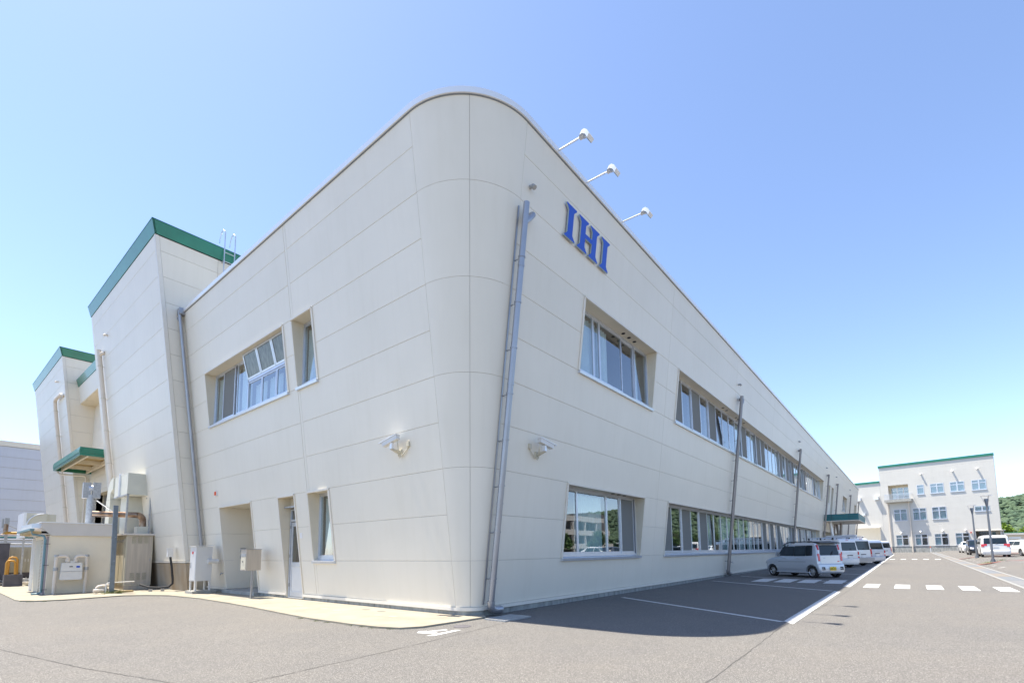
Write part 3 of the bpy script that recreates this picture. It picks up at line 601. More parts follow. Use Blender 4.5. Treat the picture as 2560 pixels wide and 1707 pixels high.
# floodlights on the coping
arm = None
fl = []
for i, (x, lab) in enumerate(((9.21,'first white floodlight on a long arm above the coping, nearest the rounded corner'),(10.55,'second white floodlight on a long arm, between the other two above the sign'),(12.57,'third white floodlight on a long arm above the coping, farthest from the corner'))):
    if i == 0:
        t = thing('floodlight', lab, 'floodlight', (x,5.88,10.985), 0, 'floodlights over the sign')
        MB().tube([(0,.30,.13),(0,.12,.10),(0,.02,.02),(0,-.70,.0)], .021, 10).build('arm', 'cap', t, True)
        MB().box((-.05,.2,.085),(.05,.36,.12)).build('base_plate', 'cap', t)
        mb = MB(); prof = [(-.66,.03,.05),(-.70,.07,.09),(-.78,.06,.11),(-.86,-.02,.12),(-.91,-.13,.12)]
        for y, z, w in prof: mb.v += [(-w,y,z),(w,y,z),(w*.9,y+.06,z-.07),(-w*.9,y+.06,z-.07)]
        for k in range(4):
            for j in range(4): mb.f.append((k*4+j,k*4+(j+1)%4,k*4+4+(j+1)%4,k*4+4+j))
        mb.f += [(0,1,2,3),(16,17,18,19)]
        h_ = mb.build('lamp_head', 'cap', t, True); MB().prism([(-.09,-.735,-.01),(.09,-.735,-.01),(.10,-.85,-.20),(-.10,-.85,-.20)], (0,.01,-.012)).build('lens', 'glassfl', h_)
        f0 = t
    else: t = copy_tree(f0); t.location = (x,5.88,10.985); t['label'] = lab
# security cameras
def camera_thing(F, s, z, dirv, lab):
    p = Vector(F(s, z)); n = F.n; d = Vector(dirv).normalized(); t = thing('security_camera', lab, 'security camera', tuple(p), 0, 'security cameras on the leaning walls')
    up = Vector((0,0,1)); side = d.cross(up).normalized(); uu = side.cross(d)
    tip = n*.27+d*.05+Vector((0,0,-.02)); 
    MB().prism([tuple(n*.0-F.s*.03+Vector((0,0,.03))), tuple(n*.0-F.s*.03+Vector((0,0,-.08))), tuple(n*.30-F.s*.03+Vector((0,0,.03))), tuple(n*.30-F.s*.03+Vector((0,0,.045)))], F.s*.06).build('bracket', 'cab', t)
    MB().box((-.05,-.05,-.09),(.05,.05,.06)).build('mount_plate', 'cab', t)
    c = n*.27+Vector((0,0,.04))
    MB().box(tuple(c+Vector((-.035,-.035,0))), tuple(c+Vector((.035,.035,.14)))).build('swivel', 'cap', t)
    c = c+Vector((0,0,.20))+d*.05
    def obox(a, b):
        P_ = lambda x, y, z: tuple(c+d*x+side*y+uu*z); (x0,y0,z0),(x1,y1,z1) = a, b
        return MB().hexa([P_(x0,y0,z0),P_(x1,y0,z0),P_(x1,y1,z0),P_(x0,y1,z0),P_(x0,y0,z1),P_(x1,y0,z1),P_(x1,y1,z1),P_(x0,y1,z1)])
    h = obox((-.24,-.06,-.055),(.22,.06,.05)).build('housing', 'gasmeter', t); obox((-.25,-.075,.052),(.30,.075,.066)).build('sun_shield', 'cap', h); obox((.221,-.045,-.04),(.226,.045,.035)).build('lens_window', 'black', h)
    q = c-d*.2-uu*.06; wl = p*0+F.s*(.30 if F is FL else -.28)*(-1 if F is FL else 1)+Vector((0,0,.15)); 
    j = wl+n*.02
    MB().box(tuple(j-Vector((.045,.045,.06))), tuple(j+Vector((.045,.045,.06)))).build('junction_box', 'cab', t)
    MB().tube([q, q+Vector((0,0,-.12))+n*-.02, n*.08+Vector((0,0,-.10)), n*.05+Vector((0,0,-.14)), j*.6+n*.03+Vector((0,0,-.13)), j+Vector((0,0,-.06))], .012, 6).build('cable', 'cab', t, True)
    return t
camera_thing(FL, 9.12, 3.74, (-.15,.9,-.28), 'security camera on a bracket on the left wall, pointing left')
camera_thing(FR, 9.42, 3.72, (.95,-.12,-.22), 'security camera on a bracket on the front wall beside the downpipe, pointing right')
t = thing('alarm_light', 'small red emergency light on the wall above the entrance recess', 'alarm light', FL(20.05,3.7))
MB().box((-.04,-.09,-.09),(.02,.09,.09)).build('housing', 'cap', t); MB().box((-.07,-.055,-.07),(-.041,.055,.07)).build('lens', 'orange', t)
# roof ladder
t = thing('roof_ladder', 'galvanised ladder with two hooked rails rising over the roof edge against the tower', 'ladder', (0,0,0))
for x in (7.50,7.90):
    MB().tube([(x,21.5,10.9),(x,21.5,14.95),(x-.02,21.5,15.06),(x-.07,21.52,15.12),(x-.12,21.54,15.08),(x-.16,21.56,14.9),(x-.17,21.58,14.62)] if 0 else [(x,21.5,10.9),(x,21.5,14.95),(x,21.53,15.06),(x-.02,21.62,15.13),(x-.05,21.74,15.08),(x-.07,21.82,14.9),(x-.08,21.86,14.62)], .022, 10).build('rail', 'alu', t, True)
for z in np.arange(11.3,14.4,.4): MB().tube([(7.5,21.5,z),(7.9,21.5,z)], .013, 8).build('rung', 'alu', t, True)
for x in (7.5,7.9):
    MB().box((x-.02,21.5,13.7),(x+.02,21.74,13.74)).build('wall_bracket', 'galv', t)

# ------------------------------------------------------------------ factory hall: two leaning towers with a recess between
Hh = thing('factory_hall', 'tall cream factory hall with two green capped leaning towers and a recessed bay', 'building')
FT = Face((XL-.7,0),(0,1),(-1,0),K)
TZ = [1.2]+[1.2+i for i in range(1,13)]+[13.78]
def tower(y0, y1):
    wall(FT, [y0+.14,y1], TZ, Hh, 'panel')
    mb = MB(); slab(mb, FT, y0, y0+.13, 1.2, 13.78, -.12, .004); mb.build('corner_trim', 'trim', Hh)
    # side faces (y = const): leaning outer edge
    lv = TZ
    for i in range(len(lv)-1):
        a, b = lv[i]+.006, lv[i+1]-.006
        xe = 7.35 if a > 10.9 else 9.5
        ee = lambda z: XL-.7-K*z+.14
        for xs, xf in (((None,7.36),(7.375,9.5)) if y0 < 30 else ((None,9.5),)):
            s_a = ee(a) if xs is None else xs; s_b = ee(b) if xs is None else xs
            MB().prism([(s_a,y0,a),(s_b,y0,b),(xf,y0,b),(xf,y0,a)], (0,.04,0)).build('wall_panel', 'panel', Hh)
    MB().prism([(XL-.7-K*1.2+.02,y0+.02,1.2),(XL-.7-K*13.78+.02,y0+.02,13.78),(9.5,y0+.02,13.78),(9.5,y0+.02,1.2)], (0,.1,0)).build('wall_core', 'core', Hh)
    MB().prism([(XL-.7-K*1.2+.02,y1-.1,1.2),(XL-.7-K*13.78+.02,y1-.1,13.78),(9.5,y1-.1,13.78),(9.5,y1-.1,1.2)], (0,.1,0)).build('wall_core', 'panel', Hh)
    # corner angle on the side
    mb = MB(); ex = lambda z: XL-.7-K*z
    mb.prism([(ex(1.2),y0-.012,1.2),(ex(13.78),y0-.012,13.78),(ex(13.78)+.13,y0-.012,13.78),(ex(1.2)+.13,y0-.012,1.2)], (0,.011,0)); mb.build('corner_trim', 'trim', Hh)
    # concrete plinth
    MB().prism([(ex(0)+.0,y0+.02,-.1),(ex(1.1),y0+.02,1.1),(9.3,y0+.02,1.1),(9.3,y0+.02,-.1)], (0,y1-y0-.04,0)).build('plinth', 'stain', Hh)
    MB().prism([(ex(1.12)-.04,y0-.04,1.12),(ex(1.19)-.04,y0-.04,1.19),(9.3,y0-.04,1.19),(9.3,y0-.04,1.12)], (0,y1-y0+.04,0)).build('plinth_trim', 'trim', Hh)
    # green cap
    xt = ex(13.78)
    MB().prism([(xt-.02,y0-.05,13.80),(xt-.16,y0-.16,14.28),(9.6,y0-.16,14.28),(9.6,y0-.05,13.80)], (0,.02,0)).build('cap_fascia', 'green', Hh)
    MB().hexa([(xt-.02,y0-.05,13.80),(xt+.05,y0-.05,13.80),(xt+.05,y1+.05,13.80),(xt-.02,y1+.05,13.80),(xt-.16,y0-.16,14.28),(xt-.09,y0-.16,14.28),(xt-.09,y1+.05,14.28),(xt-.16,y1+.05,14.28)]).build('cap_fascia', 'green', Hh)
    MB().box((xt-.17,y0-.17,14.285),(9.6,y1+.06,14.31)).build('cap_top', 'teal', Hh)
    MB().box((xt-.0,y0-.03,13.785),(9.5,y1,13.799)).build('cap_gutter', 'black', Hh)
    MB().prism([(xt+.3,y0+.2,13.2),(9.4,y0+.2,13.2),(9.4,y1-.2,13.2),(xt+.3,y1-.2,13.2)], (0,0,.05)).build('roof', 'conc', Hh)
tower(LE, 32.15); tower(39.8, 50.0)
# recess: back wall vertical at x=6.88, fascia in the plane of the office wall
FB = Face((6.88,0),(0,1),(-1,0),0)
wall(FB, [32.15,39.8], [.2,1.2,2.2,3.2,4.2,5.2,6.2,7.2,8.2,9.2,10.2,10.97], Hh, 'panel', [(33.2,37.6,.2,5.2)])
FG = Face((XL-.05,0),(0,1),(-1,0),K); mb = MB(); slab(mb, FG, 32.15, 39.8, 10.97, 12.0, -.3, 0); mb.build('recess_fascia', 'panel', Hh)
MB().box((6.2,32.15,10.94),(6.9,39.8,10.968)).build('recess_soffit', 'liner', Hh)
xg = XL-.05-K*12
MB().hexa([(xg-.02,32.15,12.02),(xg+.05,32.15,12.02),(xg+.05,39.78,12.02),(xg-.02,39.78,12.02),(xg-.14,32.15,12.45),(xg-.07,32.15,12.45),(xg-.07,39.78,12.45),(xg-.14,39.78,12.45)]).build('cap_fascia', 'green', Hh)
MB().box((xg-.1,32.15,12.455),(9,39.78,12.48)).build('recess_roof', 'conc', Hh)
# dark doorway with slats
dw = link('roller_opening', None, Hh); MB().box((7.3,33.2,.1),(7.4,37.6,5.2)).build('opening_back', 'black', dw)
MB().box((6.8,33.05,.1),(7.3,33.2,5.35)).build('opening_frame', 'liner', dw); MB().box((6.8,37.6,.1),(7.3,37.75,5.35)).build('opening_frame', 'liner', dw); MB().box((6.8,33.2,5.1),(7.3,37.6,5.35)).build('opening_head', 'liner', dw)
m_ = MB().box((0,0,0),(.03,.03,4.9)).mesh('slat', M['galv'])
for i in range(12): link('slat', m_, dw, (7.22,33.5+i*.36,.2))
# canopy over the bay
cy = link('bay_canopy', None, Hh)
for z0, z1, o in ((6.55,6.68,0),(6.685,6.90,.02),(6.905,6.98,0)):
    MB().box((5.12-o,32.25,z0),(5.2,39.4,z1)).build('canopy_fascia', 'green', cy); MB().box((5.2,32.25-o,z0),(6.86,32.33,z1)).build('canopy_fascia', 'green', cy); MB().box((5.2,39.32,z0),(6.86,39.4+o,z1)).build('canopy_fascia', 'green', cy)
MB().box((5.2,32.33,6.86),(6.86,39.32,6.9)).build('canopy_deck', 'lgreen', cy)
for x in (5.45,6.6): MB().box((x,32.33,6.56),(x+.09,39.32,6.8)).build('canopy_beam', 'liner', cy)
for y in (33.2,35.6,38): MB().box((5.54,y,6.6),(6.6,y+.09,6.8)).build('canopy_beam', 'liner', cy)
MB().tube([(5.3,39.3,6.5),(5.4,39.2,6.36),(6.45,38.6,6.30),(6.5,38.55,6.2),(6.5,38.5,3)], .05, 10).build('canopy_drainpipe', 'pipe_cream', cy, True)
# cream downpipes on the tower faces
def tpipe(y, r, curved):
    off = .16
    if not curved:
        p = MB().tube([FT(y,11.62,off), FT(y,2.6,off)], r, 20).build('downpipe', 'pipe_cream', Hh, True)
        MB().tube([FT(y,11.35,off), FT(y-.22,11.42,.08), FT(y-.30,11.45,0)], r*.8, 14).build('inlet', 'pipe_cream', p, True)
    else:
        p = MB().tube([FT(y-1.9,11.42,.0), FT(y-1.8,11.5,.12), FT(y-.4,11.5,off), FT(y-.1,11.4,off), FT(y,11.1,off), FT(y,2.6,off)], r, 20).build('downpipe', 'pipe_cream', Hh, True)
    for z in (10.8,9.2,7.6,6.0,4.6,3.4):
        MB().tube([FT(y,z,off), FT(y,z+.035,off)], r+.012, 20).tube([FT(y,z,off-r), FT(y,z,0)], .012, 6).build('pipe_bracket', 'cab', p)
tpipe(31.0-.45, .095, False); tpipe(42.2, .095, True)
for y, z in ((29.5,12.1),(41.6,12.6)):
    p = Vector(FT(y,z)); MB().tube([p, p+Vector((-.1,0,0)), p+Vector((-.13,0,-.06))], .05, 12).build('vent_cowl', 'pipe_cream', Hh, True)
MB().box((7.3,49.8,0),(30,50,13.5)).build('rear_wall', 'panel', Hh)
# bluish warehouse behind
Wh = thing('warehouse', 'pale blue grey warehouse of horizontal panels in shade at the left edge', 'building')
FW2 = Face((0,60),(1,0),(0,-1)); zs = [i*.92-.0 for i in range(0,13)]
for i in range(12): panel(FW2, -18, 30, zs[i], zs[i+1], Wh, 'blugrey', g=.012)
MB().box((-18,60.03,0),(30,75,11.04)).build('wall_core', 'core', Wh); MB().box((-18.1,59.93,11.05),(30,75,11.5)).build('roof_edge', 'panel', Wh)

# ------------------------------------------------------------------ service yard at the left
z0 = .035
P_ = thing('pump_shed', 'small cream service shed with flat grey fascia behind the gas meter', 'shed', (0,0,0))
MB().box((3.34,25.2,z0),(5.17,28.5,2.24)).build('wall', 'shed', P_)
MB().prism([(3.38,25.12,2.22),(3.08,25.12,2.52),(3.08,25.12,2.70),(5.19,25.12,2.70),(5.19,25.12,2.22)], (0,.07,0)).build('fascia', 'fascia', P_)
MB().box((3.06,25.08,2.70),(5.20,28.6,2.73)).build('fascia_cap', 'cap', P_)
MB().box((3.1,25.2,2.26),(5.17,28.5,2.69)).build('roof', 'fascia', P_)
m_ = MB().prism([(0,0,0),(0,.09,0),(0,.075,.17),(0,.015,.17)], (.4,0,0)).mesh('roof_rib', M['cap'])
for i in range(9): link('roof_rib', m_, P_, (2.84,25.35+i*.34,2.50))
MB().box((2.78,25.15,2.40),(2.90,28.6,2.47)).build('gutter', 'pvc', P_)
MB().box((2.86,25.2,2.30),(3.34,28.5,2.38)).build('eave_board', 'lgreen', P_)
MB().tube([(2.86,25.3,2.4),(2.88,25.28,2.26),(3.18,25.2,2.2),(3.22,25.15,2.05),(3.22,25.15,.12),(3.12,25.15,.06),(2.95,25.15,.06)], .04, 12).build('rain_pipe', 'pvc', P_, True)
for z in (1.9,1.1,.2): MB().box((3.2,25.1,z),(3.36,25.19,z+.015)).build('pipe_clip', 'black', P_)
MB().box((3.28,25.35,z0),(3.34,25.75,2.2)).build('side_post', 'mauve', P_); MB().box((3.30,26.6,z0),(3.34,28.0,2.1)).build('door', 'cab', P_)
m_ = MB().hexa([(0,0,0),(.04,0,-.02),(.04,.7,-.02),(0,.7,0),(0,0,.012),(.04,0,-.008),(.04,.7,-.008),(0,.7,.012)]).mesh('louvre', M['cap'])
for i in range(34): link('louvre', m_, P_, (3.29,25.82,.2+i*.056))
MB().box((3.25,28.4,z0),(3.34,28.5,2.2)).build('side_post', 'cap', P_)
# gas meter
g = thing('gas_meter', 'white gas meter hung between two cream standpipes on the shed wall', 'gas meter', (0,0,0))
mb = MB(); n = 12
pts = []
for cx_, cz_, a in ((4.22,1.14,0),(3.73,1.14,90),(3.70,.60,180),(4.24,.60,270)):
    for k in range(4): t = rad(a+k*30); pts.append((cx_+.05*math.cos(t), 24.78, cz_+.05*math.sin(t)))
mb.prism(pts, (0,.2,0)); mb.build('meter_body', 'gasmeter', g, True)
MB().box((3.55,24.765,.86),(4.4,24.775,.875)).build('strap', 'galv', g); MB().box((3.9,24.77,1.03),(4.0,24.779,1.06)).build('dial', 'black', g); MB().box((4.1,24.77,1.0),(4.2,24.779,1.07)).build('label_plate', 'blue', g); MB().box((3.92,24.8,1.20),(4.05,24.9,1.25)).build('meter_cap', 'gasmeter', g)
for x, s in ((3.53,1),(4.41,-1)):
    MB().tube([(x,24.9,z0),(x,24.9,1.36),(x+s*.03,24.9,1.42),(x+s*.08,24.9,1.44),(x+s*.26,24.9,1.44),(x+s*.31,24.9,1.41),(x+s*.33,24.9,1.35),(x+s*.33,24.9,1.2)], .055, 14).build('standpipe', 'pipe_cream', g, True)
    for z, r in ((.45,.07),(.55,.066),(1.28,.07),(.28,.066)): MB().tube([(x,24.9,z),(x,24.9,z+.05)], r, 14).build('flange', 'pipe_cream', g, True)
    MB().tube([(x,24.9,.90),(x,24.9,1.02)], .072, 14).build('valve_body', 'galv', g, True); MB().tube([(x,24.9,1.42),(x,24.9,1.5)], .07, 12).build('coupling', 'galv', g, True)
    MB().tube([(x+s*.33,24.9,1.22),(x+s*.33,24.9,1.32)], .078, 14).build('union', 'pipe_cream', g, True)
# heater cabinet
c = thing('heater_cabinet', 'tall taupe steel cabinet with louvre slots and small grey box on top', 'cabinet', (0,0,0))
MB().box((5.68,25.2,.2),(6.60,26.9,2.28)).build('body', 'cab', c); MB().box((5.72,25.18,.24),(6.56,25.199,2.24)).build('front_door', 'cabd', c)
MB().box((5.55,25.08,2.285),(6.72,27.0,2.35)).build('top_plate', 'fascia', c); MB().box((5.70,25.22,z0),(6.58,26.85,.2)).build('base', 'cabd', c)
m_ = MB().prism([(0,0,0),(0,-.012,.012),(0,0,.03)], (.15,0,0)).mesh('louvre_slot', M['cab']); 
for cx_ in (5.86,6.07,6.28):
    for z in (.42,1.93):
        for i in range(8): link('louvre_slot', m_, c, (cx_,25.18,z+i*.036)); 
        MB().box((cx_,25.178,z),(cx_+.15,25.181,z+.29)).build('slot_back', 'bark', c)
MB().box((6.50,25.16,1.2),(6.53,25.18,1.3)).build('door_handle', 'galv', c)
MB().box((5.665,25.4,.3),(5.679,26.0,2.15)).build('side_door', 'cab', c); MB().box((5.665,26.1,.3),(5.679,26.8,2.15)).build('side_door', 'cab', c); MB().box((5.655,25.5,2.0),(5.664,26.7,2.1)).build('maker_strip', 'galv', c)
MB().box((6.03,25.3,2.352),(6.42,25.7,2.66)).build('top_box', 'ductm', c)
# elbow flue from the top box to the chimney on the shed
f = thing('flue_pipe', 'heat stained steel flue running sideways from the cabinet to a shiny chimney', 'flue pipe', (0,0,0))
arc = [(6.26+.0,25.5,2.66),(6.26,25.5,2.85)]+[(6.04+.22*math.cos(t),25.5,2.93+.22*math.sin(t)) for t in np.linspace(0,math.pi/2,7)]
MB().tube(arc, .125, 18).build('elbow', 'rust', f, True); MB().tube([(6.04,25.5,3.15),(4.62,25.75,3.15)], .12, 18).build('duct', 'rust', f, True)
for p in arc[2:9]: pass
for a in range(1,7):
    t = a*math.pi/14; p = Vector((6.04+.22*math.cos(t),25.5,2.93+.22*math.sin(t))); d = Vector((-math.sin(t),0,math.cos(t)))*.008; MB().tube([p-d,p+d], .131, 18).build('elbow_seam', 'rust', f, True)
s = thing('chimney_stack', 'shiny round steel chimney with square windshield cowl standing on the shed roof', 'chimney', (4.66,26.3,2.72))
MB().tube([(0,0,0),(0,0,1.25)], .15, 20).build('stack', 'galv', s, True)
for dx, dy in ((-.17,.05),(.12,-.12)): MB().tube([(dx,dy,1.1),(dx,dy,1.75)], .17, 4).build('cowl_shield', 'galv', s)
MB().tube([(-.12,0,1.5),(.1,0,1.55)], .12, 14).build('cowl', 'alu', s, True); MB().tube([(.15,0,1.05),(1.05,.4,.45)], .025, 8).build('brace', 'alu', s)
# air duct on legs
d = thing('air_duct', 'large boxy grey green air duct on steel legs against the leaning tower', 'air duct', (0,0,0))
MB().box((5.68,25.6,4.03),(6.62,27.6,4.95)).build('duct_box', 'ductm', d); MB().box((6.62,25.75,4.06),(6.93,27.4,4.92)).build('access_box', 'ductm', d); MB().box((6.95,25.8,4.02),(7.2,27.3,4.9)).build('access_box', 'ductm', d)
MB().box((6.928,25.74,4.05),(6.955,27.42,4.93)).build('duct_flange', 'galv', d); MB().box((5.62,26.7,3.98),(6.0,26.78,5.02)).build('duct_flange', 'cap', d)
MB().box((6.72,25.73,4.3),(6.85,25.749,4.43)).build('label_plate', 'galv', d); MB().box((6.8,25.70,4.55),(6.98,25.745,4.6)).build('latch', 'galv', d)
pr = [(5.66,27.9,4.98),(5.66,28.15,4.96),(5.66,28.5,4.8),(5.66,28.8,4.45),(5.66,28.9,4.0),(5.66,28.3,4.0),(5.66,28.25,4.3),(5.66,27.9,4.45)]
MB().prism(pr, (1.0,0,0)).build('hood', 'ductm', d); MB().box((5.72,27.6,4.05),(6.6,27.9,4.93)).build('neck', 'ductm', d)
MB().box((5.66,28.25,2.2),(6.6,28.95,3.99)).build('riser', 'ductm', d); MB().box((5.9,26.5,2.36),(6.75,27.5,4.02)).build('riser', 'ductm', d)
for x in (5.62,6.42): MB().box((x,25.28,2.36),(x+.06,25.34,4.0)).build('leg', 'galv', d); MB().box((x,25.28,3.97),(x+.06,27.4,4.02)).build('rail', 'galv', d)
MB().box((6.4,25.7,3.9),(7.2,25.75,3.95)).build('bracket_arm', 'galv', d)
d2_ = thing('air_duct', 'lower grey green air duct with curved side behind the shed roof', 'air duct', (0,0,0), 0, None)
MB().box((3.6,34,2.5),(4.35,36,3.62)).build('duct_box', 'ductm', d2_); MB().box((4.36,34.1,2.6),(4.7,35.8,3.6)).build('access_box', 'ductm', d2_); MB().box((3.5,33.98,2.4),(3.6,36,3.64)).build('duct_flange', 'cap', d2_)
MB().tube([(3.62+.6*(1-math.cos(t)),33.97,3.0+.6*math.sin(t)) for t in np.linspace(0,math.pi/2,9)], .03, 6).build('curved_seam', 'cap', d2_, True)
for x in (3.55,4.3): MB().box((x,34.1,.03),(x+.07,34.17,2.5)).build('leg', 'galv', d2_)
# steel channel post with pipe cluster
p = thing('steel_post', 'free standing galvanised steel channel post in front of the cabinet', 'steel post', (4.93,23.4,z0))
MB().prism([(-.07,-.04,0),(.07,-.04,0),(.07,.05,0),(.055,.05,0),(.055,-.025,0),(-.055,-.025,0),(-.055,.05,0),(-.07,.05,0)], (-.05,0,3.3)).build('channel', 'poststeel', p)
for z in (1.2,2.1,2.9): MB().tube([(0,-.05,z),(0,-.037,z)], .015, 8).build('bolt', 'steel', p)
v = thing('valve_cluster', 'low cluster of small cream water pipes and valves at the foot of the steel post', 'pipes', (4.75,23.5,z0))
MB().tube([(-.25,0,.02),(-.25,0,.22),(-.2,0,.27),(-.1,0,.29),(.1,0,.29),(.15,0,.26),(.15,0,.02)], .045, 12).build('pipe_loop', 'pipe_cream', v, True)
MB().tube([(0,-.1,.02),(0,-.1,.34),(.06,-.1,.39),(.9,.1,.40)], .02, 8).build('thin_pipe', 'gasmeter', v, True)
MB().tube([(-.35,-.05,.12),(-.05,-.05,.12)], .06, 12).build('meter_valve', 'pipe_cream', v, True); MB().box((.35,-.1,0),(.85,.12,.07)).build('timber_block', 'lgreen', v)
# junction box with conduit
j = thing('junction_box', 'small grey electrical box with black conduit curling down to the slab', 'junction box', (6.5,22.6,0))
MB().box((-.09,-.06,1.36),(.09,.08,1.68)).build('box', 'gasmeter', j); MB().box((-.11,-.08,1.685),(.11,.08,1.70)).build('box_lid', 'cap', j)
MB().tube([(.02,0,1.36),(.08,0,1.0),(.14,0,.5),(.15,.02,.32),(.05,.1,.2),(-.2,.3,.17),(-.5,.5,.2),(-.7,.8,.3)], .04, 10).build('conduit', 'dark', j, True)
for x, y in ((-.12,.2),(-.45,.45)): MB().box((x-.05,y-.05,.03),(x+.05,y+.05,.14)).build('conduit_foot', 'steel', j)
b_ = thing('bollard_post', 'short cream square post standing against the tower plinth', 'post', (6.9,20.95,z0)); MB().box((-.04,-.04,0),(.04,.04,.6)).build('post', 'pipe_cream', b_)
# hydrant cabinet
h = thing('hose_cabinet', 'white hose cabinet with small red mark on a stand beside the entrance', 'cabinet', (0,0,0))
MB().box((6.50,20.0,z0),(7.28,20.75,.13)).build('plinth', 'conc', h)
for x, y in ((6.62,20.12),(6.62,20.6),(7.08,20.12),(7.08,20.6)): MB().box((x-.025,y-.025,.13),(x+.025,y+.025,.48)).build('leg', 'gasmeter', h)
MB().box((6.59,20.08,.48),(7.12,20.66,1.72)).build('body', 'gasmeter', h); MB().prism([(6.55,20.04,1.721),(7.14,20.04,1.76),(7.14,20.70,1.76),(6.55,20.70,1.721)], (0,0,.02)).build('lid', 'gasmeter', h)
MB().box((6.578,20.12,.52),(6.589,20.62,1.55)).build('door', 'cap', h); MB().box((6.565,20.5,.95),(6.577,20.53,1.15)).build('handle', 'galv', h)
MB().tube([(6.576,20.36,1.50),(6.560,20.36,1.50)], .05, 10).build('red_mark', 'red', h); MB().tube([(6.95,20.0,1.18),(7.3,20.0,1.18)], .08, 14).build('side_pipe', 'gasmeter', h, True)
# mail box
m = thing('mail_box', 'grey steel mailbox on a single post in front of the entrance recess', 'mailbox', (6.99,16.4,z0))
MB().box((-.025,-.025,0),(.025,.025,.9)).build('post', 'steel', m); MB().box((-.26,-.17,.87),(.19,.24,1.53)).build('box', 'cabd', m)
MB().box((-.272,-.14,.9),(-.261,.21,1.30)).build('door', 'cab', m); MB().box((-.275,-.14,1.31),(-.261,.21,1.40)).build('slot_flap', 'galv', m); MB().tube([(-.272,.05,1.15),(-.288,.05,1.15)], .02, 10).build('lock', 'black', m); MB().box((-.28,-.19,1.531),(.2,.26,1.545)).build('lid', 'steel', m)
# background clutter in the yard
t = thing('dark_container', 'dark rusty skip container on a green base at the left edge', 'container', (1.2,36,0)); MB().box((0,0,.35),(2.1,3,2.15)).build('container_body', 'darkbox', t); MB().box((-.1,-.1,.05),(2.3,3.1,.12)).build('base', 'pvc', t); MB().box((.1,.2,.12),(2.0,2.8,.35)).build('frame', 'darkbox', t); MB().box((-.02,-.03,2.15),(2.12,.05,2.2)).build('rim', 'galv', t)
t = thing('electric_cabinet', 'wide beige electric cabinet with two doors behind the shed', 'cabinet', (3.5,38,0)); MB().box((0,0,.62),(1.35,.9,2.0)).build('body', 'cab', t); MB().box((.03,-.02,.66),(.66,-.001,1.96)).build('door', 'cab', t); MB().box((.69,-.02,.66),(1.32,-.001,1.96)).build('door', 'cab', t)
for x in (.6,.72): MB().box((x,-.035,1.2),(x+.03,-.021,1.35)).build('handle', 'cap', t)
MB().box((-.1,0,.03),(1.4,.9,.62)).build('base', 'darkbox', t)
t = thing('guard_hoop', 'pair of bent yellow guard pipes beside the dark container', 'guard rail', (3.15,34,0))
for dx, dy, h2 in ((0,0,1.28),(.1,.3,1.44)): MB().tube([(dx-.1,dy,.6),(dx-.1,dy,h2-.12),(dx-.06,dy,h2-.03),(dx,dy,h2),(dx+.14,dy,h2-.02),(dx+.2,dy,h2-.12),(dx+.22,dy,.6)], .045, 12).build('hoop', 'yellowp', t, True)
MB().box((-.15,-.1,.0),(.5,.4,.6)).build('base_box', 'darkbox', t)
t = thing('pipe_rack', 'elevated rack of steel pipes crossing behind the shed', 'pipe rack', (0,40,0))
for z, y, m2 in ((2.7,0,'steel'),(2.6,.4,'teal'),(2.45,.8,'steel'),(2.2,.2,'galv')): MB().tube([(-6,y,z),(6.0,y,z)], .05, 8).build('pipe', m2, t, True)
for x in (-5,-1,2.7,3.4,4.6): MB().box((x,-.1,.03),(x+.12,.02,2.75)).build('rack_post', 'lgreen' if x < 3 else 'galv', t)
MB().tube([(3.4,1.9,2.7),(3.62,1.9,2.9),(5.2,1.9,2.9)], .09, 10).build('ochre_pipe', 'yellowp', t, True)
t = thing('small_flue', 'small rusty flue with square cowl above the pipe rack', 'flue pipe', (3.6,42,0)); MB().tube([(0,0,2.6),(0,0,3.45)], .11, 12).build('stack', 'rust', t, True); MB().tube([(.03,0,3.4),(.03,0,3.8)], .13, 4).build('cowl', 'galv', t); MB().tube([(-.14,0,3.2),(-.14,0,3.75)], .06, 4).build('cowl', 'galv', t); MB().tube([(.12,0,3.35),(.75,0,3.0)], .02, 6).build('brace', 'galv', t)
mb = MB(); rr = random.Random(9)
for i in range(60):
    x, y = rr.uniform(3.2,4.6), rr.uniform(35.5,37.3); a = rr.uniform(0,3.1); l = rr.uniform(.1,.45)
    mb.tube([(x,y,rr.uniform(.1,.3)),(x+math.cos(a)*l,y+math.sin(a)*l*.5,rr.uniform(.1,.42))], .018, 5)
t = mb.build('scrap_pile', 'galv', None); tag(t, 'pile of thin scrap metal pieces lying below the beige electric cabinet', 'scrap metal'); t['kind'] = 'stuff'
t = thing('wooden_pallet', 'low grey pallet with scrap lying on it by the cabinet', 'pallet', (2.9,35.2,.03)); m_ = MB().box((0,0,0),(1.6,.1,.02)).mesh('board', M['cabd'])
for i in range(7): link('board', m_, t, (0,i*.17,.1))
for x in (0,.75,1.5): MB().box((x,0,0),(x+.1,1.12,.1)).build('bearer', 'cabd', t)
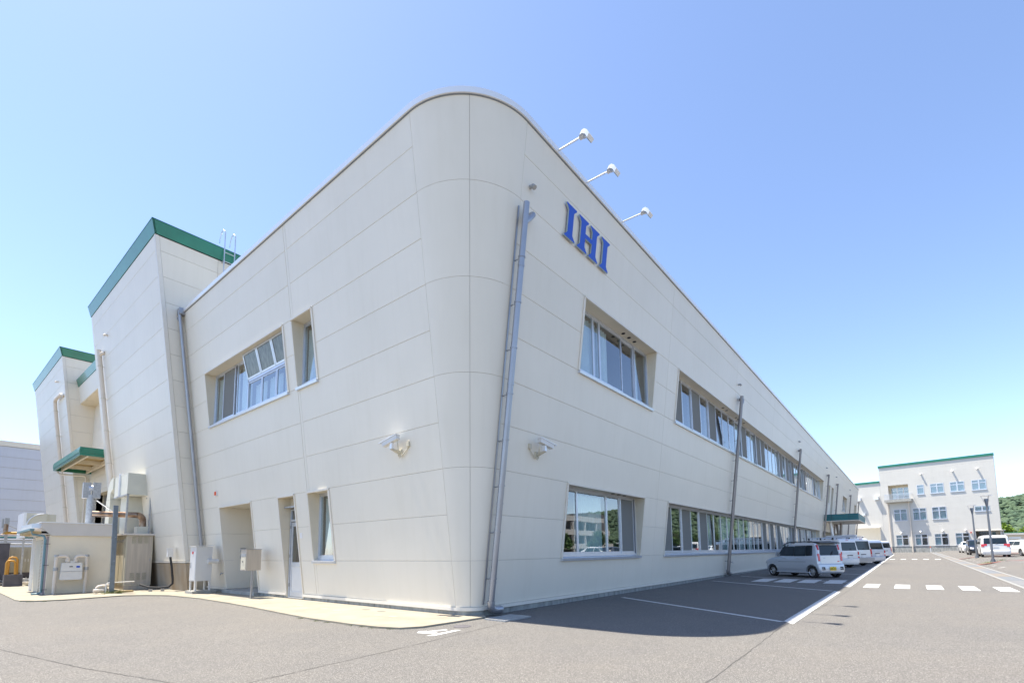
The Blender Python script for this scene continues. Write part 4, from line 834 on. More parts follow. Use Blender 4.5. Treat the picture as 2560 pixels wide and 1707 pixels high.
#PART2
# ------------------------------------------------------------------ far factory building on the right
FB_ = thing('far_building', 'cream three storey building with green roof edge, balcony and many white windows across the road', 'building')
fa, fb = Vector((118.4,3.65)), Vector((115.3,-12.0)); fd = (fb-fa).normalized()
FF = Face(tuple(fa), tuple(fd), (fd.y, -fd.x) if fd.y*(-1)+(-fd.x)*0 < 0 and fd.y < 0 else (-fd.y, fd.x), 0)
if FF.n.x > 0: FF.n = -FF.n
wins = [(5.57,6.58,11.1,12.83,1),(7.47,9.36,11.1,12.83,2),(10.2,12.1,11.1,12.83,2),(13.04,14.9,11.1,12.83,2),(1.81,3.77,6.36,8.52,2),(4.66,6.6,6.36,8.54,2),(7.41,9.4,6.36,8.57,2),(13.09,15.0,7.4,8.3,3),(1.79,3.68,1.68,3.70,4),(4.63,6.46,1.68,3.72,4),(7.41,9.3,1.68,3.74,4),(10.24,12.1,1.68,3.77,4)]
zz = [1.55+i*.95 for i in range(17)]
ops = [w[:4] for w in wins]+[(1.27,4.32,10.36,13.2),(12.9,16.2,.0,4.0)]
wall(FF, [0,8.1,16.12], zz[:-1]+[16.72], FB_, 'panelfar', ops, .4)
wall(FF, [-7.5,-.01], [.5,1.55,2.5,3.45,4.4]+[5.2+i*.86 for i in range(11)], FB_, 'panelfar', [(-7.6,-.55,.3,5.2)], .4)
for s0, s1, z in ((-.06,16.2,16.74),(-7.5,-.07,13.84)):
    mb = MB(); slab(mb, FF, s0, s1, z, z+.42, -.35, .12); mb.build('roof_edge', 'green', FB_)
for s0, s1, z0, z1 in ((.0,12.85,.0,1.50),):
    mb = MB(); slab(mb, FF, s0, s1, z0, z1, -.3, .03); mb.build('plinth', 'found', FB_)
mb = MB(); slab(mb, FF, 0, 12.86, 1.505, 1.56, -.2, .06); mb.build('plinth_cap', 'galv', FB_)
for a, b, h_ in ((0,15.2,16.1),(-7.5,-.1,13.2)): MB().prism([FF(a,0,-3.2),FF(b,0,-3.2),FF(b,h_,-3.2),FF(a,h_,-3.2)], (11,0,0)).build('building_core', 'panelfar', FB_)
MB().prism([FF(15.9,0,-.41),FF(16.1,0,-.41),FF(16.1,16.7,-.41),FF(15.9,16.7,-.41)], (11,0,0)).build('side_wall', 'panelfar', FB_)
MB().prism([FF(.02,13.9,-.41),FF(.2,13.9,-.41),FF(.2,16.7,-.41),FF(.02,16.7,-.41)], (11,0,0)).build('side_wall', 'panelfar', FB_)
def farwin(s0, s1, z0, z1, kind):
    f = MB(); t = .09
    slab(f, FF, s0, s1, z0, z0+t, -.1, .05); slab(f, FF, s0, s1, z1-t, z1, -.1, .03); slab(f, FF, s0, s0+t, z0+t, z1-t, -.1, .03); slab(f, FF, s1-t, s1, z0+t, z1-t, -.1, .03)
    zt = z0+(z1-z0)*(.66 if kind != 3 else 1); mids = [(s0+s1)/2] if kind != 1 else []
    for m in mids: slab(f, FF, m-.09, m+.09, z0+t, z1-t, -.1, .02)
    if kind != 3:
        e = [s0+t]+[v for m in mids for v in (m-.09, m+.09)]+[s1-t]
        for i in range(0, len(e), 2): slab(f, FF, e[i], e[i+1], zt, zt+.13, -.1, .015)
    o = f.build('window', 'alu', FB_)
    cells = [(s0+t, mids[0]-.09), (mids[0]+.09, s1-t)] if mids else [(s0+t, s1-t)]
    for i, (a, b) in enumerate(cells):
        for c, d in ([(z0+t, zt), (zt+.13, z1-t)] if kind != 3 else [(z0+t, z1-t)]):
            mb = MB(); slab(mb, FF, a, b, c, d, -.06, -.05); mb.build('pane', 'glassf', o)
            if not (kind == 4 and i == 1): mb = MB(); slab(mb, FF, a, b, c, d, -.2, -.19); mb.build('blind', 'blind' if d < zt+.1 else 'curtain', o)
    mb = MB(); slab(mb, FF, s0-.05, s1+.05, z0-.1, z0-.005, -.1, .1); mb.build('sill', 'alu', o)
    mb = MB(); v = [FF(a,c,d) for d in (-.42,-2.2) for a,c in ((s0-.1,z0-.1),(s1+.1,z0-.1),(s1+.1,z1+.1),(s0-.1,z1+.1))]
    mb.add(v, [(0,1,5,4),(1,2,6,5),(2,3,7,6),(3,0,4,7),(4,5,6,7)]); mb.build('room', 'room', o)
for w in wins: farwin(*w)
bal = link('balcony', None, FB_)
mb = MB(); slab(mb, FF, .78, 4.86, 9.86, 10.34, -.4, 1.35); mb.build('balcony_slab', 'conc', bal)
mb = MB(); slab(mb, FF, 1.27, 4.32, 10.36, 13.2, -2.2, -1.5); mb.build('recess_back', 'liner', bal)
for a, b in ((1.2,1.27),(4.32,4.39)): mb = MB(); slab(mb, FF, a, b, 10.36, 13.2, -2.0, -.02); mb.build('recess_side', 'liner', bal)
mb = MB(); slab(mb, FF, 1.2, 4.4, 13.15, 13.2, -2.0, -.02); mb.build('recess_soffit', 'liner', bal)
for i in range(3):
    a = 1.4+i*.96; mb = MB(); slab(mb, FF, a, a+.9, 10.4, 12.75, -1.5, -1.42); o = mb.build('glass_door', 'cap', bal)
    for c, d in ((10.5,11.55),(11.65,12.2),(12.3,12.68)): mb = MB(); slab(mb, FF, a+.07, a+.83, c, d, -1.42, -1.40); mb.build('pane', 'glass2', o)
mb = MB(); slab(mb, FF, .85, 4.8, 11.33, 11.38, 1.25, 1.3); slab(mb, FF, .85, 4.8, 10.5, 10.54, 1.25, 1.3); mb.build('handrail', 'alu', bal)
for s in (.85,4.75): mb = MB(); slab(mb, FF, s, s+.05, 11.33, 11.38, 0, 1.24); mb.build('handrail', 'alu', bal)
pb = MB(); slab(pb, FF, 0, .04, 10.34, 11.33, 1.25, 1.29); me = pb.mesh('baluster', M['alu'])
for i in range(28): link('baluster', me, bal, tuple(Vector(FF(.87+i*.142,0))-Vector(FF(0,0))))
for s, z in ((6.35,14.78),(10.73,14.75),(13.96,14.75)):
    p = Vector(FF(s,z)); MB().tube([p, p+FF.n*.3, p+FF.n*.36+Vector((0,0,-.1))], .14, 12).build('vent_cowl', 'cap', FB_, True)
for s, z in ((2.7,4.13),(5.55,4.2),(8.62,4.24),(11.66,4.25)):
    p = Vector(FF(s,z)); MB().tube([p, p+FF.n*.25, p+FF.n*.3+Vector((0,0,-.12))], .15, 12).build('vent_cowl', 'cap', FB_, True)
for s0, s1, z0, z1, o in ((-3.85,-3.2,10.62,11.25,.62),(-1,-.3,10.62,11.27,.62),(-3.12,-2.7,7.7,8.1,.45)):
    mb = MB(); slab(mb, FF, s0, s1, z0, z1, 0, o); mb.build('vent_hood', 'cap', FB_)
for s in (1.05,4.2):
    MB().tube([FF(s,9.86,.35),FF(s,9.3,.16),FF(s,.45,.16)], .085, 12).build('downpipe', 'pipe_cream', FB_, True)
mb = MB(); slab(mb, FF, -7.5, -.5, 5.16, 5.3, -.2, .7); mb.build('garage_canopy', 'trim', FB_); mb = MB(); slab(mb, FF, -7.5, -.6, .4, 5.15, -3.1, -2.9); mb.build('garage_door', 'panelfar', FB_)
mb = MB(); slab(mb, FF, -.55, -.3, .4, 5.15, -3, -.02); mb.build('garage_side', 'panelfar', FB_)
mb = MB(); slab(mb, FF, 12.86, 16.3, 4.0, 4.12, -3, .12); mb.build('entrance_canopy', 'trim', FB_); mb = MB(); slab(mb, FF, 13.0, 16.1, .3, 3.99, -3, -2.0); mb.build('entrance_wall', 'panelfar', FB_)
mb = MB(); slab(mb, FF, 13.05, 14.6, 3.0, 3.9, -2, -1.95); mb.build('entrance_pane', 'glass2', FB_); mb = MB(); slab(mb, FF, 14.75, 15.2, .8, 3.9, -2, -1.95); mb.build('entrance_pane', 'glass2', FB_)
p = FF(12.3,3.76); MB().box((p[0]-.3,p[1]-.1,p[2]-.1),(p[0]-.05,p[1]+.1,p[2]+.1)).build('alarm_lamp', 'red', FB_)
t = thing('marker_post', 'slim white marker post with orange top where the paved strip meets the far building', 'marker post', (114.5,-2.85,gz(114.5,-2.85)))
MB().tube([(0,0,0),(0,0,.85)], .05, 10).build('post', 'cap', t, True); MB().tube([(0,0,.86),(0,0,1.0)], .09, 10).build('top', 'orange', t, True)
# low building and hall beyond the car park
t = thing('low_building', 'long low grey roofed shed behind the parked cars at the right edge', 'building', (150,-16,0))
MB().box((0,-45,.2),(8,1.5,3.7)).build('wall', 'shed', t); MB().box((-.6,-45.5,3.72),(8.5,1.8,4.12)).build('roof_edge', 'fascia', t); MB().box((-.4,-45.4,4.13),(8.3,1.6,4.25)).build('roof', 'green', t)
for i in range(10): MB().box((-.03,-5-i*4,1.4),(-.001,-3-i*4,2.8)).build('window', 'glass2', t)
MB().box((-.05,-2.6,2.9),(-.001,-.8,3.3)).build('sign_board', 'cap', t)

# ------------------------------------------------------------------ street lamps
def lamp(x, y, lab, first=None):
    z = gz(x, y)
    if first: t = copy_tree(first); t.location = (x,y,z); t['label'] = lab; return t
    t = thing('street_lamp', lab, 'street lamp', (x,y,z), 0, 'lamp posts in the car park')
    MB().tube([(0,0,0),(0,0,3.9)], [.075,.055], 14).build('pole', 'pole', t, True)
    mb = MB(); mb.tube([(0,0,0),(0,0,.02)], .17, 16)
    for a in (0,90,180,270): c, s = math.cos(rad(a)), math.sin(rad(a)); mb.prism([(c*.07,s*.07,.02),(c*.16,s*.16,.02),(c*.08,s*.08,.26)], (-s*.012,c*.012,0))
    mb.build('base', 'pole', t)
    MB().tube([(0,0,3.9),(0,0,4.12),(0,0,4.40),(0,0,4.45)], [.066,.085,.135,.12], 16).build('lamp_head', 'pole', t, True)
    for a in (90,210,330):
        c, s = math.cos(rad(a)), math.sin(rad(a)); MB().tube([(c*.12,s*.12,4.2),(c*.2,s*.2,4.45),(c*.27,s*.27,4.66)], .011, 6).build('rod', 'steel', t, True)
    MB().tube([(0,0,4.66),(0,0,4.685)], .33, 28).build('reflector_disc', 'cap', t, True)
    return t
l0 = lamp(48,-4.46,'nearer dark lamp post with flat disc on rods, in front of the white minivan')
lamp(60,-4.58,'farther dark lamp post with flat disc on rods, in front of the black car',l0)

# ------------------------------------------------------------------ vehicles
def interp(tab, z):
    if z <= tab[0][0]: return tab[0][1:]
    for a, b in zip(tab[:-1], tab[1:]):
        if z <= b[0]: t = (z-a[0])/(b[0]-a[0]); return tuple(p+(q-p)*t for p, q in zip(a[1:], b[1:]))
    return tab[-1][1:]
def body_mesh(tab, m, wheels, wr, dens=None):
    zs = []
    for a, b in zip(tab[:-1], tab[1:]):
        n = max(1, int(math.ceil((b[0]-a[0])/.09)))
        zs += [a[0]+(b[0]-a[0])*i/n for i in range(n)]
    zs.append(tab[-1][0]); N = 8; rings = []
    for z in zs:
        xr, xf, w, rc, rf = interp(tab, z); ring = []
        for cx_, cy_, a0, r in ((xf,w,90,rf),(xf,-w,0,rf),(xr,-w,-90,rc),(xr,w,-180,rc)):
            sx = 1 if cx_ == xf else -1; sy = 1 if cy_ > 0 else -1
            for k in range(N+1):
                t = rad(a0-k*90/N); ring.append((cx_-sx*r+math.cos(t)*r, cy_-sy*min(r,w*.9)+math.sin(t)*min(r,w*.9), z))
        rings.append(ring)
    mb = MB(); n = len(rings[0])
    for r in rings: mb.v += r
    for j in range(len(rings)-1):
        for i in range(n): mb.f.append((j*n+i, j*n+(i+1)%n, (j+1)*n+(i+1)%n, (j+1)*n+i))
    mb.f.append(tuple(range(n-1,-1,-1))); mb.f.append(tuple((len(rings)-1)*n+i for i in range(n)))
    me = mb.mesh('body', m); o = link('body', me)
    w = max(t[3] for t in tab)
    cb = MB()
    for x in wheels:
        for s in (1,-1):
            cb.tube([(x, s*(w-.26), wr+.02), (x, s*(w+.1), wr+.02)], wr+.055, 28)
    co = link('cutter', cb.mesh('cutter', M['dark']))
    md = o.modifiers.new('b', 'BOOLEAN'); md.object = co; md.operation = 'DIFFERENCE'; md.solver = 'EXACT'
    dg = bpy.context.evaluated_depsgraph_get(); me2 = bpy.data.meshes.new_from_object(o.evaluated_get(dg))
    bpy.data.objects.remove(o); bpy.data.objects.remove(co)
    me2.name = 'body'; me2.shade_smooth(); me2.set_sharp_from_angle(angle=rad(32))
    for p in me2.polygons:
        if len(me2.materials) > 1 and p.material_index == 1: pass
    return me2
def rounded(pts, r, n=4):
    out = []; k = len(pts)
    for i in range(k):
        p, a, b = Vector(pts[i]), Vector(pts[i-1]), Vector(pts[(i+1)%k]); da, db = (a-p), (b-p); rr_ = min(r, da.length*.45, db.length*.45)
        q0, q1 = p+da.normalized()*rr_, p+db.normalized()*rr_
        for j in range(n+1):
            t = j/n; out.append(tuple(q0*(1-t)**2+p*2*t*(1-t)+q1*t*t))
    return out
def car(name, label, group, S_, loc, heading, cat='car', nodetail=False):
    t = thing(name, label, cat, loc, heading, group); tab = S_['tab']; col = M[S_['col']]
    b = link('body', body_mesh(tab, col, S_['wheels'], S_['wr']), t)
    W = lambda z: interp(tab, z)[2]; XR = lambda z: interp(tab, z)[0]; XF = lambda z: interp(tab, z)[1]
    def side(pts, s, o, th, nm, m, par=b, r=.05):
        poly = [(x, s*(W(z)+o), z) for x, z in rounded(pts, r)]; mb = MB(); mb.prism(poly, (0, -s*th, 0)); return mb.build(nm, m, par)
    def rear(pts, o, th, nm, m, par=b, r=.05, front=False):
        f = XF if front else XR; sg = 1 if front else -1
        poly = [(f(z)+sg*o, y, z) for y, z in rounded(pts, r)]; mb = MB(); mb.prism(poly, (-sg*th, 0, 0)); return mb.build(nm, m, par)
    for s in (1,-1):
        for i, w in enumerate(S_['side']):
            side([(x+(.02 if x > sum(a for a,_ in w)/len(w) else -.02), z+(.018 if z > sum(c for _,c in w)/len(w) else -.018)) for x, z in w], s, .003, .02, 'window_frame', 'black')
            side(w, s, .007, .006, 'side_window', 'carglassd')
        for x in S_['seams']: side([(x-.006,S_['sill']),(x+.006,S_['sill']),(x+.006,S_['belt']),(x-.006,S_['belt'])], s, .0015, .01, 'door_seam', 'dark', b, .001)
        side([(S_['wheels'][1]-.4,S_['crease']),(S_['wheels'][0]+.3,S_['crease']),(S_['wheels'][0]+.3,S_['crease']+.012),(S_['wheels'][1]-.4,S_['crease']+.012)], s, .0015, .01, 'crease_line', 'cargrey', b, .001)
        for x in S_['handles']: side([(x-.09,S_['hz']),(x+.09,S_['hz']),(x+.09,S_['hz']+.04),(x-.09,S_['hz']+.04)], s, .02, .03, 'door_handle', S_.get('hm', S_['col']), b, .015)
        x, z = S_['mirror']; mb = MB(); mb.hexa([(x-.05,s*(W(z)-.02),z),(x+.06,s*(W(z)-.02),z),(x+.08,s*(W(z)+.17),z+.02),(x-.04,s*(W(z)+.17),z+.02),(x-.05,s*(W(z)-.02),z+.12),(x+.05,s*(W(z)-.02),z+.12),(x+.06,s*(W(z)+.17),z+.2),(x-.04,s*(W(z)+.17),z+.2)]); mb.build('wing_mirror', S_.get('mm', S_['col']), t)
    side_sill = S_['sill']
    w = S_['rearwin']; rear([(y*1.035, z+(.02 if z > w[0][1]+.1 else -.02)) for y, z in w], .003, .02, 'window_frame', 'black'); rear(w, .008, .006, 'rear_window', 'carglassd')
    rear([(y, z) for y, z in S_['windscreen']], .006, .006, 'windscreen', 'carglassd', front=True)
    for s in (1,-1):
        tl = S_['tail']
        for (y0, z0, y1, z1, m) in tl: rear([(s*y0,z0),(s*y1,z0),(s*y1,z1),(s*y0,z1)], .014, .05, 'tail_light', m, b, .03)
        hl = S_.get('head'); rear([(s*hl[0],hl[1]),(s*hl[2],hl[1]),(s*hl[2],hl[3]),(s*hl[0],hl[3])], .012, .05, 'headlight', 'clear', b, .05, True)
    rear([(-.28,S_['bumper']-.12),(.28,S_['bumper']-.12),(.28,S_['bumper']+.0),(-.28,S_['bumper']+.0)], .008, .02, 'front_grille', 'black', b, .02, True)
    for pn in S_.get('panels', []):
        rear(pn[0], pn[1], .03, pn[2], pn[3], b, pn[4])
    if S_.get('wiper'):
        y0, z0, y1, z1 = S_['wiper']; MB().tube([(XR(z0)-.02,y0,z0),(XR(z1)-.035,y1,z1)], .012, 6).build('rear_wiper', 'black', b)
    if S_.get('plate'):
        pm, y, z, txt = S_['plate']; pw, ph = .165, .083
        pl_ = MB().box((XR(z)-.028,y-pw,z-ph),(XR(z)-.018,y+pw,z+ph)).build('number_plate', pm, b)
        if txt:
            me = text_mesh(txt, .13, M['black'], .001, True); o = link('plate_digits', me, pl_); o.matrix_local = Matrix(((0,0,-1,XR(z)-.030),(-1,0,0,y),(0,1,0,z-.015),(0,0,0,1)))
            me = text_mesh('500', .045, M['black'], .001); o = link('plate_digits', me, pl_); o.matrix_local = Matrix(((0,0,-1,XR(z)-.030),(-1,0,0,y),(0,1,0,z+.06),(0,0,0,1)))
    # wheels
    wr = S_['wr']; wt = .165
    ty = MB(); nn = 32; prof = [(-wt/2,wr*.66),(-wt/2,wr*.93),(-wt/2+.025,wr),(wt/2-.025,wr),(wt/2,wr*.93),(wt/2,wr*.66)]
    for i in range(nn):
        a = 2*math.pi*i/nn
        for y, r in prof: ty.v.append((math.cos(a)*r, y, math.sin(a)*r))
    k = len(prof)
    for i in range(nn):
        for j in range(k-1): ty.f.append((i*k+j, ((i+1)%nn)*k+j, ((i+1)%nn)*k+j+1, i*k+j+1))
    tym = ty.mesh('tyre', M['tyre'], True)
    rm = MB(); rm.tube([(0,-wt/2+.01,0),(0,-wt/2+.03,0)], [wr*.66,wr*.60], 28, False); rm.tube([(0,.0,0),(0,.01,0)], wr*.66, 28)
    rimb = rm.mesh('rim', M['rim' if S_.get('alloy') else 'steel'], True)
    sp = MB()
    if S_.get('alloy'):
        for q in range(6):
            a = q*math.pi/3; c, s = math.cos(a), math.sin(a); c2, s2 = math.cos(a+.32), math.sin(a+.32)
            sp.prism([(c*.03-s*.03,-wt/2+.012,s*.03+c*.03),(c*wr*.62,-wt/2+.02,s*wr*.62),(c2*wr*.62,-wt/2+.02,s2*wr*.62),(c*.03+s*.03,-wt/2+.012,s*.03-c*.03)], (0,.03,0))
        sp.tube([(0,-wt/2+.005,0),(0,-wt/2+.04,0)], .055, 14)
    else:
        sp.tube([(0,-wt/2+.02,0),(0,-wt/2+.03,0)], wr*.5, 18); sp.tube([(0,-wt/2+.005,0),(0,-wt/2+.03,0)], .05, 12)
    spm = sp.mesh('spokes', M['rim'])
    for x in S_['wheels']:
        for s in (1,-1):
            o = link('wheel', tym, t, (x, s*(W(wr)-wt/2-.01), wr), math.pi if s > 0 else 0); link('rim', rimb, o); link('spokes', spm, o)
    MB().box((S_['wheels'][1]-.2,-W(.4)+.3,.16),(S_['wheels'][0]+.2,W(.4)-.3,.4)).build('underbody', 'black', t)
    return t, side, rear, XR, XF, W, b
M['carglassd'] = mat('tinted car glass', (.012,.022,.03), .05, spec=.45)
HD = rad(55)
# columns: z, x_rear, x_front, half width, rear corner radius, front corner radius
kei = dict(tab=[(.20,.03,3.30,.68,.10,.20),(.27,-.02,3.37,.715,.12,.25),(.42,-.03,3.40,.735,.12,.26),(.60,.0,3.38,.738,.10,.26),(.64,.06,3.37,.735,.08,.26),(.76,.07,3.33,.735,.08,.26),(.84,.075,3.22,.735,.08,.26),(.90,.08,2.98,.732,.08,.22),(.96,.085,2.66,.728,.08,.16),(1.0,.09,2.50,.72,.08,.12),(1.40,.16,2.06,.655,.10,.12),(1.52,.20,1.90,.635,.12,.16),(1.58,.25,1.70,.60,.14,.25),(1.615,.34,1.50,.52,.16,.25)],
  col='carsilver', wheels=(.52,2.88), wr=.265, sill=.27, belt=1.0, crease=.72, hz=.86, hm='rim', mm='rim', handles=(1.15,1.98), seams=(.62,1.30,2.30), mirror=(2.28,.98), alloy=True,
  side=[[(2.40,1.02),(1.42,1.0),(1.42,1.44),(2.02,1.44)],[(1.38,1.0),(.72,1.01),(.74,1.46),(1.38,1.45)],[(.68,1.01),(.36,1.03),(.38,1.46),(.70,1.46)]],
  rearwin=[(-.52,1.04),(.52,1.04),(.50,1.46),(-.50,1.46)], windscreen=[(-.6,1.04),(.6,1.04),(.55,1.44),(-.55,1.44)],
  tail=[(.57,.76,.68,1.10,'tail'),(.56,1.10,.64,1.26,'clear'),(.54,1.26,.62,1.50,'tail')], head=(.35,.62,.66,.8), bumper=.62,
  panels=[([(-.53,.66),(.53,.66),(.53,1.0),(-.53,1.0)],.004,'tailgate','carpearl',.04),([(.42,.36),(.60,.36),(.60,.50),(.42,.50)],.006,'bumper_lamp','black',.02),([(-.60,.36),(-.42,.36),(-.42,.50),(-.60,.50)],.006,'bumper_lamp','black',.02),([(-.66,.22),(.66,.22),(.66,.235),(-.66,.235)],.008,'bumper_edge','dark',.004),([(-.50,.72),(-.38,.72),(-.38,.76),(-.50,.76)],.009,'badge','tail',.004),([(.28,.88),(.40,.88),(.40,.92),(.28,.92)],.016,'gate_handle','rim',.01)],
  wiper=(-.05,1.02,-.20,1.20), plate=('plate_y',.0,.42,'40-02'))
kei['tab'] = [(z, a, b_-.09, c, d, e) for z, a, b_, c, d, e in kei['tab']]; kei['wheels'] = (.42,2.78)
t, sd, re_, XR, XF, W, b = car('kei_car', 'small silver boxy hatchback with yellow number plate and black roof rails', None, kei, (26.75,3.1,gz(27,3)), .93)
t.location = (26.75-.25, 3.1-.30, gz(27,3))
for s in (1,-1):
    MB().tube([(2.15,s*.60,1.50),(1.95,s*.58,1.60),(1.7,s*.56,1.655),(.5,s*.54,1.66),(.3,s*.55,1.60)], .022, 8).build('roof_rail', 'black', t, True)
MB().hexa([(.02,-.56,1.56),(.34,-.55,1.60),(.34,.55,1.60),(.02,.56,1.56),(.02,-.54,1.60),(.34,-.53,1.66),(.34,.53,1.66),(.02,.54,1.60)]).build('roof_spoiler', 'black', t)
MB().box((.6,-.745,.22),(2.5,-.70,.27)).build('side_skirt', 'carsilver', t); MB().box((.6,.70,.22),(2.5,.745,.27)).build('side_skirt', 'carsilver', t)
def vanspec(col, L=4.1, H=1.92, w=.82, gate=True, tall=0, plate='plate_w', txt=None, redtop=False):
    h = H-1.92
    return dict(tab=[(.22,.05,L-.08,w-.05,.10,.2),(.34,.0,L,w,.12,.25),(.55,.0,L,w,.12,.25),(.60,.04,L,w,.10,.25),(.95,.05,L-.06,w,.10,.25),(1.10,.06,L-.22,w-.01,.10,.2),(1.16,.07,L-.34,w-.015,.10,.2),(1.72+h,.13,L-.95,w-.08,.14,.2),(1.84+h,.18,L-1.15,w-.12,.16,.25),(1.90+h,.28,L-1.35,w-.22,.2,.3)],
      col=col, wheels=(.72,L-.78), wr=.30, sill=.34, belt=1.1, crease=.62, hz=.98, handles=(L*.42,L*.62), seams=(L*.36,L*.60,L*.78), mirror=(L-.75,1.2), hm='black', mm='black',
      side=[[(L-.55,1.16),(L*.62,1.14),(L*.62,1.64+h),(L-.95,1.64+h)],[(L*.595,1.14),(L*.36,1.14),(L*.36,1.66+h),(L*.595,1.66+h)],[(L*.335,1.14),(.32,1.14),(.34,1.66+h),(L*.335,1.66+h)]],
      rearwin=[(-w*.76,1.14),(w*.76,1.14),(w*.72,1.66+h),(-w*.72,1.66+h)], windscreen=[(-w*.85,1.2),(w*.85,1.2),(w*.78,1.68+h),(-w*.78,1.68+h)],
      tail=[(w-.13,.62,w-.02,.72,'tail'),(w-.13,.72,w-.02,.84,'clear'),(w-.13,.84,w-.02,1.04,'tail')] if not tall else [(w-.16,.66,w-.03,.74,'tail'),(w-.16,.74,w-.03,.80,'clear'),(w-.16,.80,w-.03,1.18,'tail')],
      head=(w-.4,.68,w-.08,.92), bumper=.62, panels=[([(-.24,.78),(.24,.78),(.24,.83),(-.24,.83)],.014,'gate_handle','black',.01),([(-w+.1,.595),(w-.1,.595),(w-.1,.605),(-w+.1,.605)],.003,'bumper_seam','cargrey',.002)]+([([(-.12,H-.10),(.12,H-.10),(.12,H-.07),(-.12,H-.07)],.01,'brake_light','tail',.005)] if redtop else []),
      wiper=(0,1.13,-.14,1.24), plate=(plate,0,.68,txt))
def rack(t, L, H, n=3, w=.7, m='alu', tubes=2):
    for i in range(n):
        x = .6+i*(L-2.2)/(n-1); r = MB().tube([(x,-w,H+.06),(x,w,H+.06)], .016, 8).build('rack_bar', m, t, True)
        for s in (1,-1): MB().box((x-.04,s*w-.03,H-.06),(x+.04,s*w+.03,H+.08)).build('rack_foot', 'black', r)
    for i in range(tubes): y = -w*.7+i*(w*1.4)/max(1,tubes-1); MB().tube([(.3,y,H+.1),(L-1.3,y,H+.1)], .02, 8).build('rack_rail', m, t, True)
def rearplace(px, py, hd): return (px, py, gz(px,py))
grp = 'white work vans parked along the building'
t, *_ = car('work_van', 'white work van with roof rack, parked next to the silver hatchback', grp, vanspec('carwhite', 4.05, 1.90, .80, redtop=True), rearplace(38.95,3.05,HD), HD, 'van'); rack(t, 4.05, 1.90)
t, *_ = car('work_van', 'white tall van with ladder rack, grey rear bumper and upright red tail lights, second van', grp, vanspec('carwhite', 4.6, 1.98, .84, tall=1, redtop=True), rearplace(42.6,2.55,HD), HD, 'van'); rack(t, 4.6, 1.98, 3, .75, 'alu', 2)
MB().box((-.09,-.84,.30),(.06,.84,.58)).build('rear_bumper', 'steel', t); MB().tube([(.2,.3,2.14),(2.6,.3,2.14)], .07, 12).build('rack_tube', 'cap', t, True)
car('silver_van', 'silver van mostly hidden behind the white ladder rack van', None, vanspec('carsilver', 4.3, 1.86, .83), rearplace(47.3,1.95,HD), HD, 'van')
car('work_van', 'white van farthest along the building, rear half in sun', grp, vanspec('carwhite', 4.4, 1.90, .82, tall=1), rearplace(68,2.0,HD), HD, 'van')
# car park on the right
def sedan(col, L=4.6, H=1.45, w=.86, hatch=False):
    if hatch: tab=[(.2,.06,L-.08,w-.05,.15,.3),(.35,.0,L,w,.2,.4),(.62,-.0,L-.02,w,.2,.45),(.78,.03,L-.25,w,.2,.45),(.92,.08,L-.75,w-.02,.2,.4),(1.0,.14,L-1.05,w-.03,.2,.3),(1.38,.75,L-2.0,w-.22,.3,.3),(1.44,1.1,L-2.2,w-.27,.3,.3),(H+.02,1.45,L-2.4,w-.4,.25,.25)]
    else: tab=[(.2,.06,L-.08,w-.05,.15,.25),(.35,.0,L,w,.2,.35),(.62,.0,L-.02,w,.2,.4),(.80,.03,L-.2,w,.2,.4),(.90,.06,L-.6,w-.01,.2,.4),(.94,.45,L-1.1,w-.03,.2,.3),(.98,.75,L-1.25,w-.04,.2,.2),(1.36,1.3,L-1.95,w-.2,.25,.25),(1.42,1.5,L-2.1,w-.26,.25,.25),(H,1.7,L-2.3,w-.36,.2,.2)]
    return dict(tab=tab, col=col, wheels=(.9,L-.9), wr=.31, sill=.3, belt=.92, crease=.6, hz=.78, handles=(L*.38,L*.56), seams=(L*.36,L*.55,L*.73), mirror=(L-1.5,.98), alloy=True,
      side=[[(L-1.4,1.0),(L*.5,1.0),(L*.5,1.34),(L-1.95,1.34)],[(L*.48,1.0),(1.25 if not hatch else .95,1.0),(1.5 if not hatch else 1.25,1.32),(L*.48,1.34)]],
      rearwin=[(-w*.72,1.02),(w*.72,1.02),(w*.62,1.34),(-w*.62,1.34)], windscreen=[(-w*.8,1.0),(w*.8,1.0),(w*.68,1.36),(-w*.68,1.36)],
      tail=[(w-.32,.66,w-.06,.84,'tail')] if not hatch else [(w-.26,.6,w-.05,.95,'tail')], head=(w-.42,.6,w-.08,.78), bumper=.6, panels=[], plate=('plate_w',0,.72 if not hatch else .62,None))
mini = vanspec('carwhite', 4.85, 1.90, .92)
mini['tail'] = [(.52,.98,.90,1.14,'tail'),(.70,.88,.90,.98,'tail')]; mini['alloy'] = True; mini['wr'] = .34; mini['plate'] = ('plate_w',0,.92,None); mini['panels'] = [([(-.6,1.02),(.6,1.02),(.6,1.06),(-.6,1.06)],.012,'chrome_strip','rim',.01),([(-.82,.40),(.82,.40),(.82,.415),(-.82,.415)],.006,'bumper_line','cargrey',.003)]
cp = 'cars parked in the right hand car park'
def place(spec, x, y, hd, name, lab, cat='car'): return car(name, lab, cp, spec, (x,y,gz(x,y)), hd, cat)
place(mini, 59.2,-5.75,-.02,'minivan','white minivan with wide wedge shaped red tail lights behind the nearer lamp post','minivan')
s_ = sedan('carwhite', 4.5, 1.47, .84); car('estate_car', 'white estate car facing the camera, leftmost in the car park', cp, s_, (90.5,-5.9,gz(90,-6)), math.pi+.05)
k2 = dict(kei); k2 = {**kei, 'col':'carblack', 'tab':kei['tab'], 'plate':('plate_y',.0,.42,None), 'panels':kei['panels'][1:3]}; 
car('black_car', 'small glossy black car with yellow plate between the estate car and the minivan', cp, k2, (73.8,-5.5,gz(72,-5)), math.pi+.02)
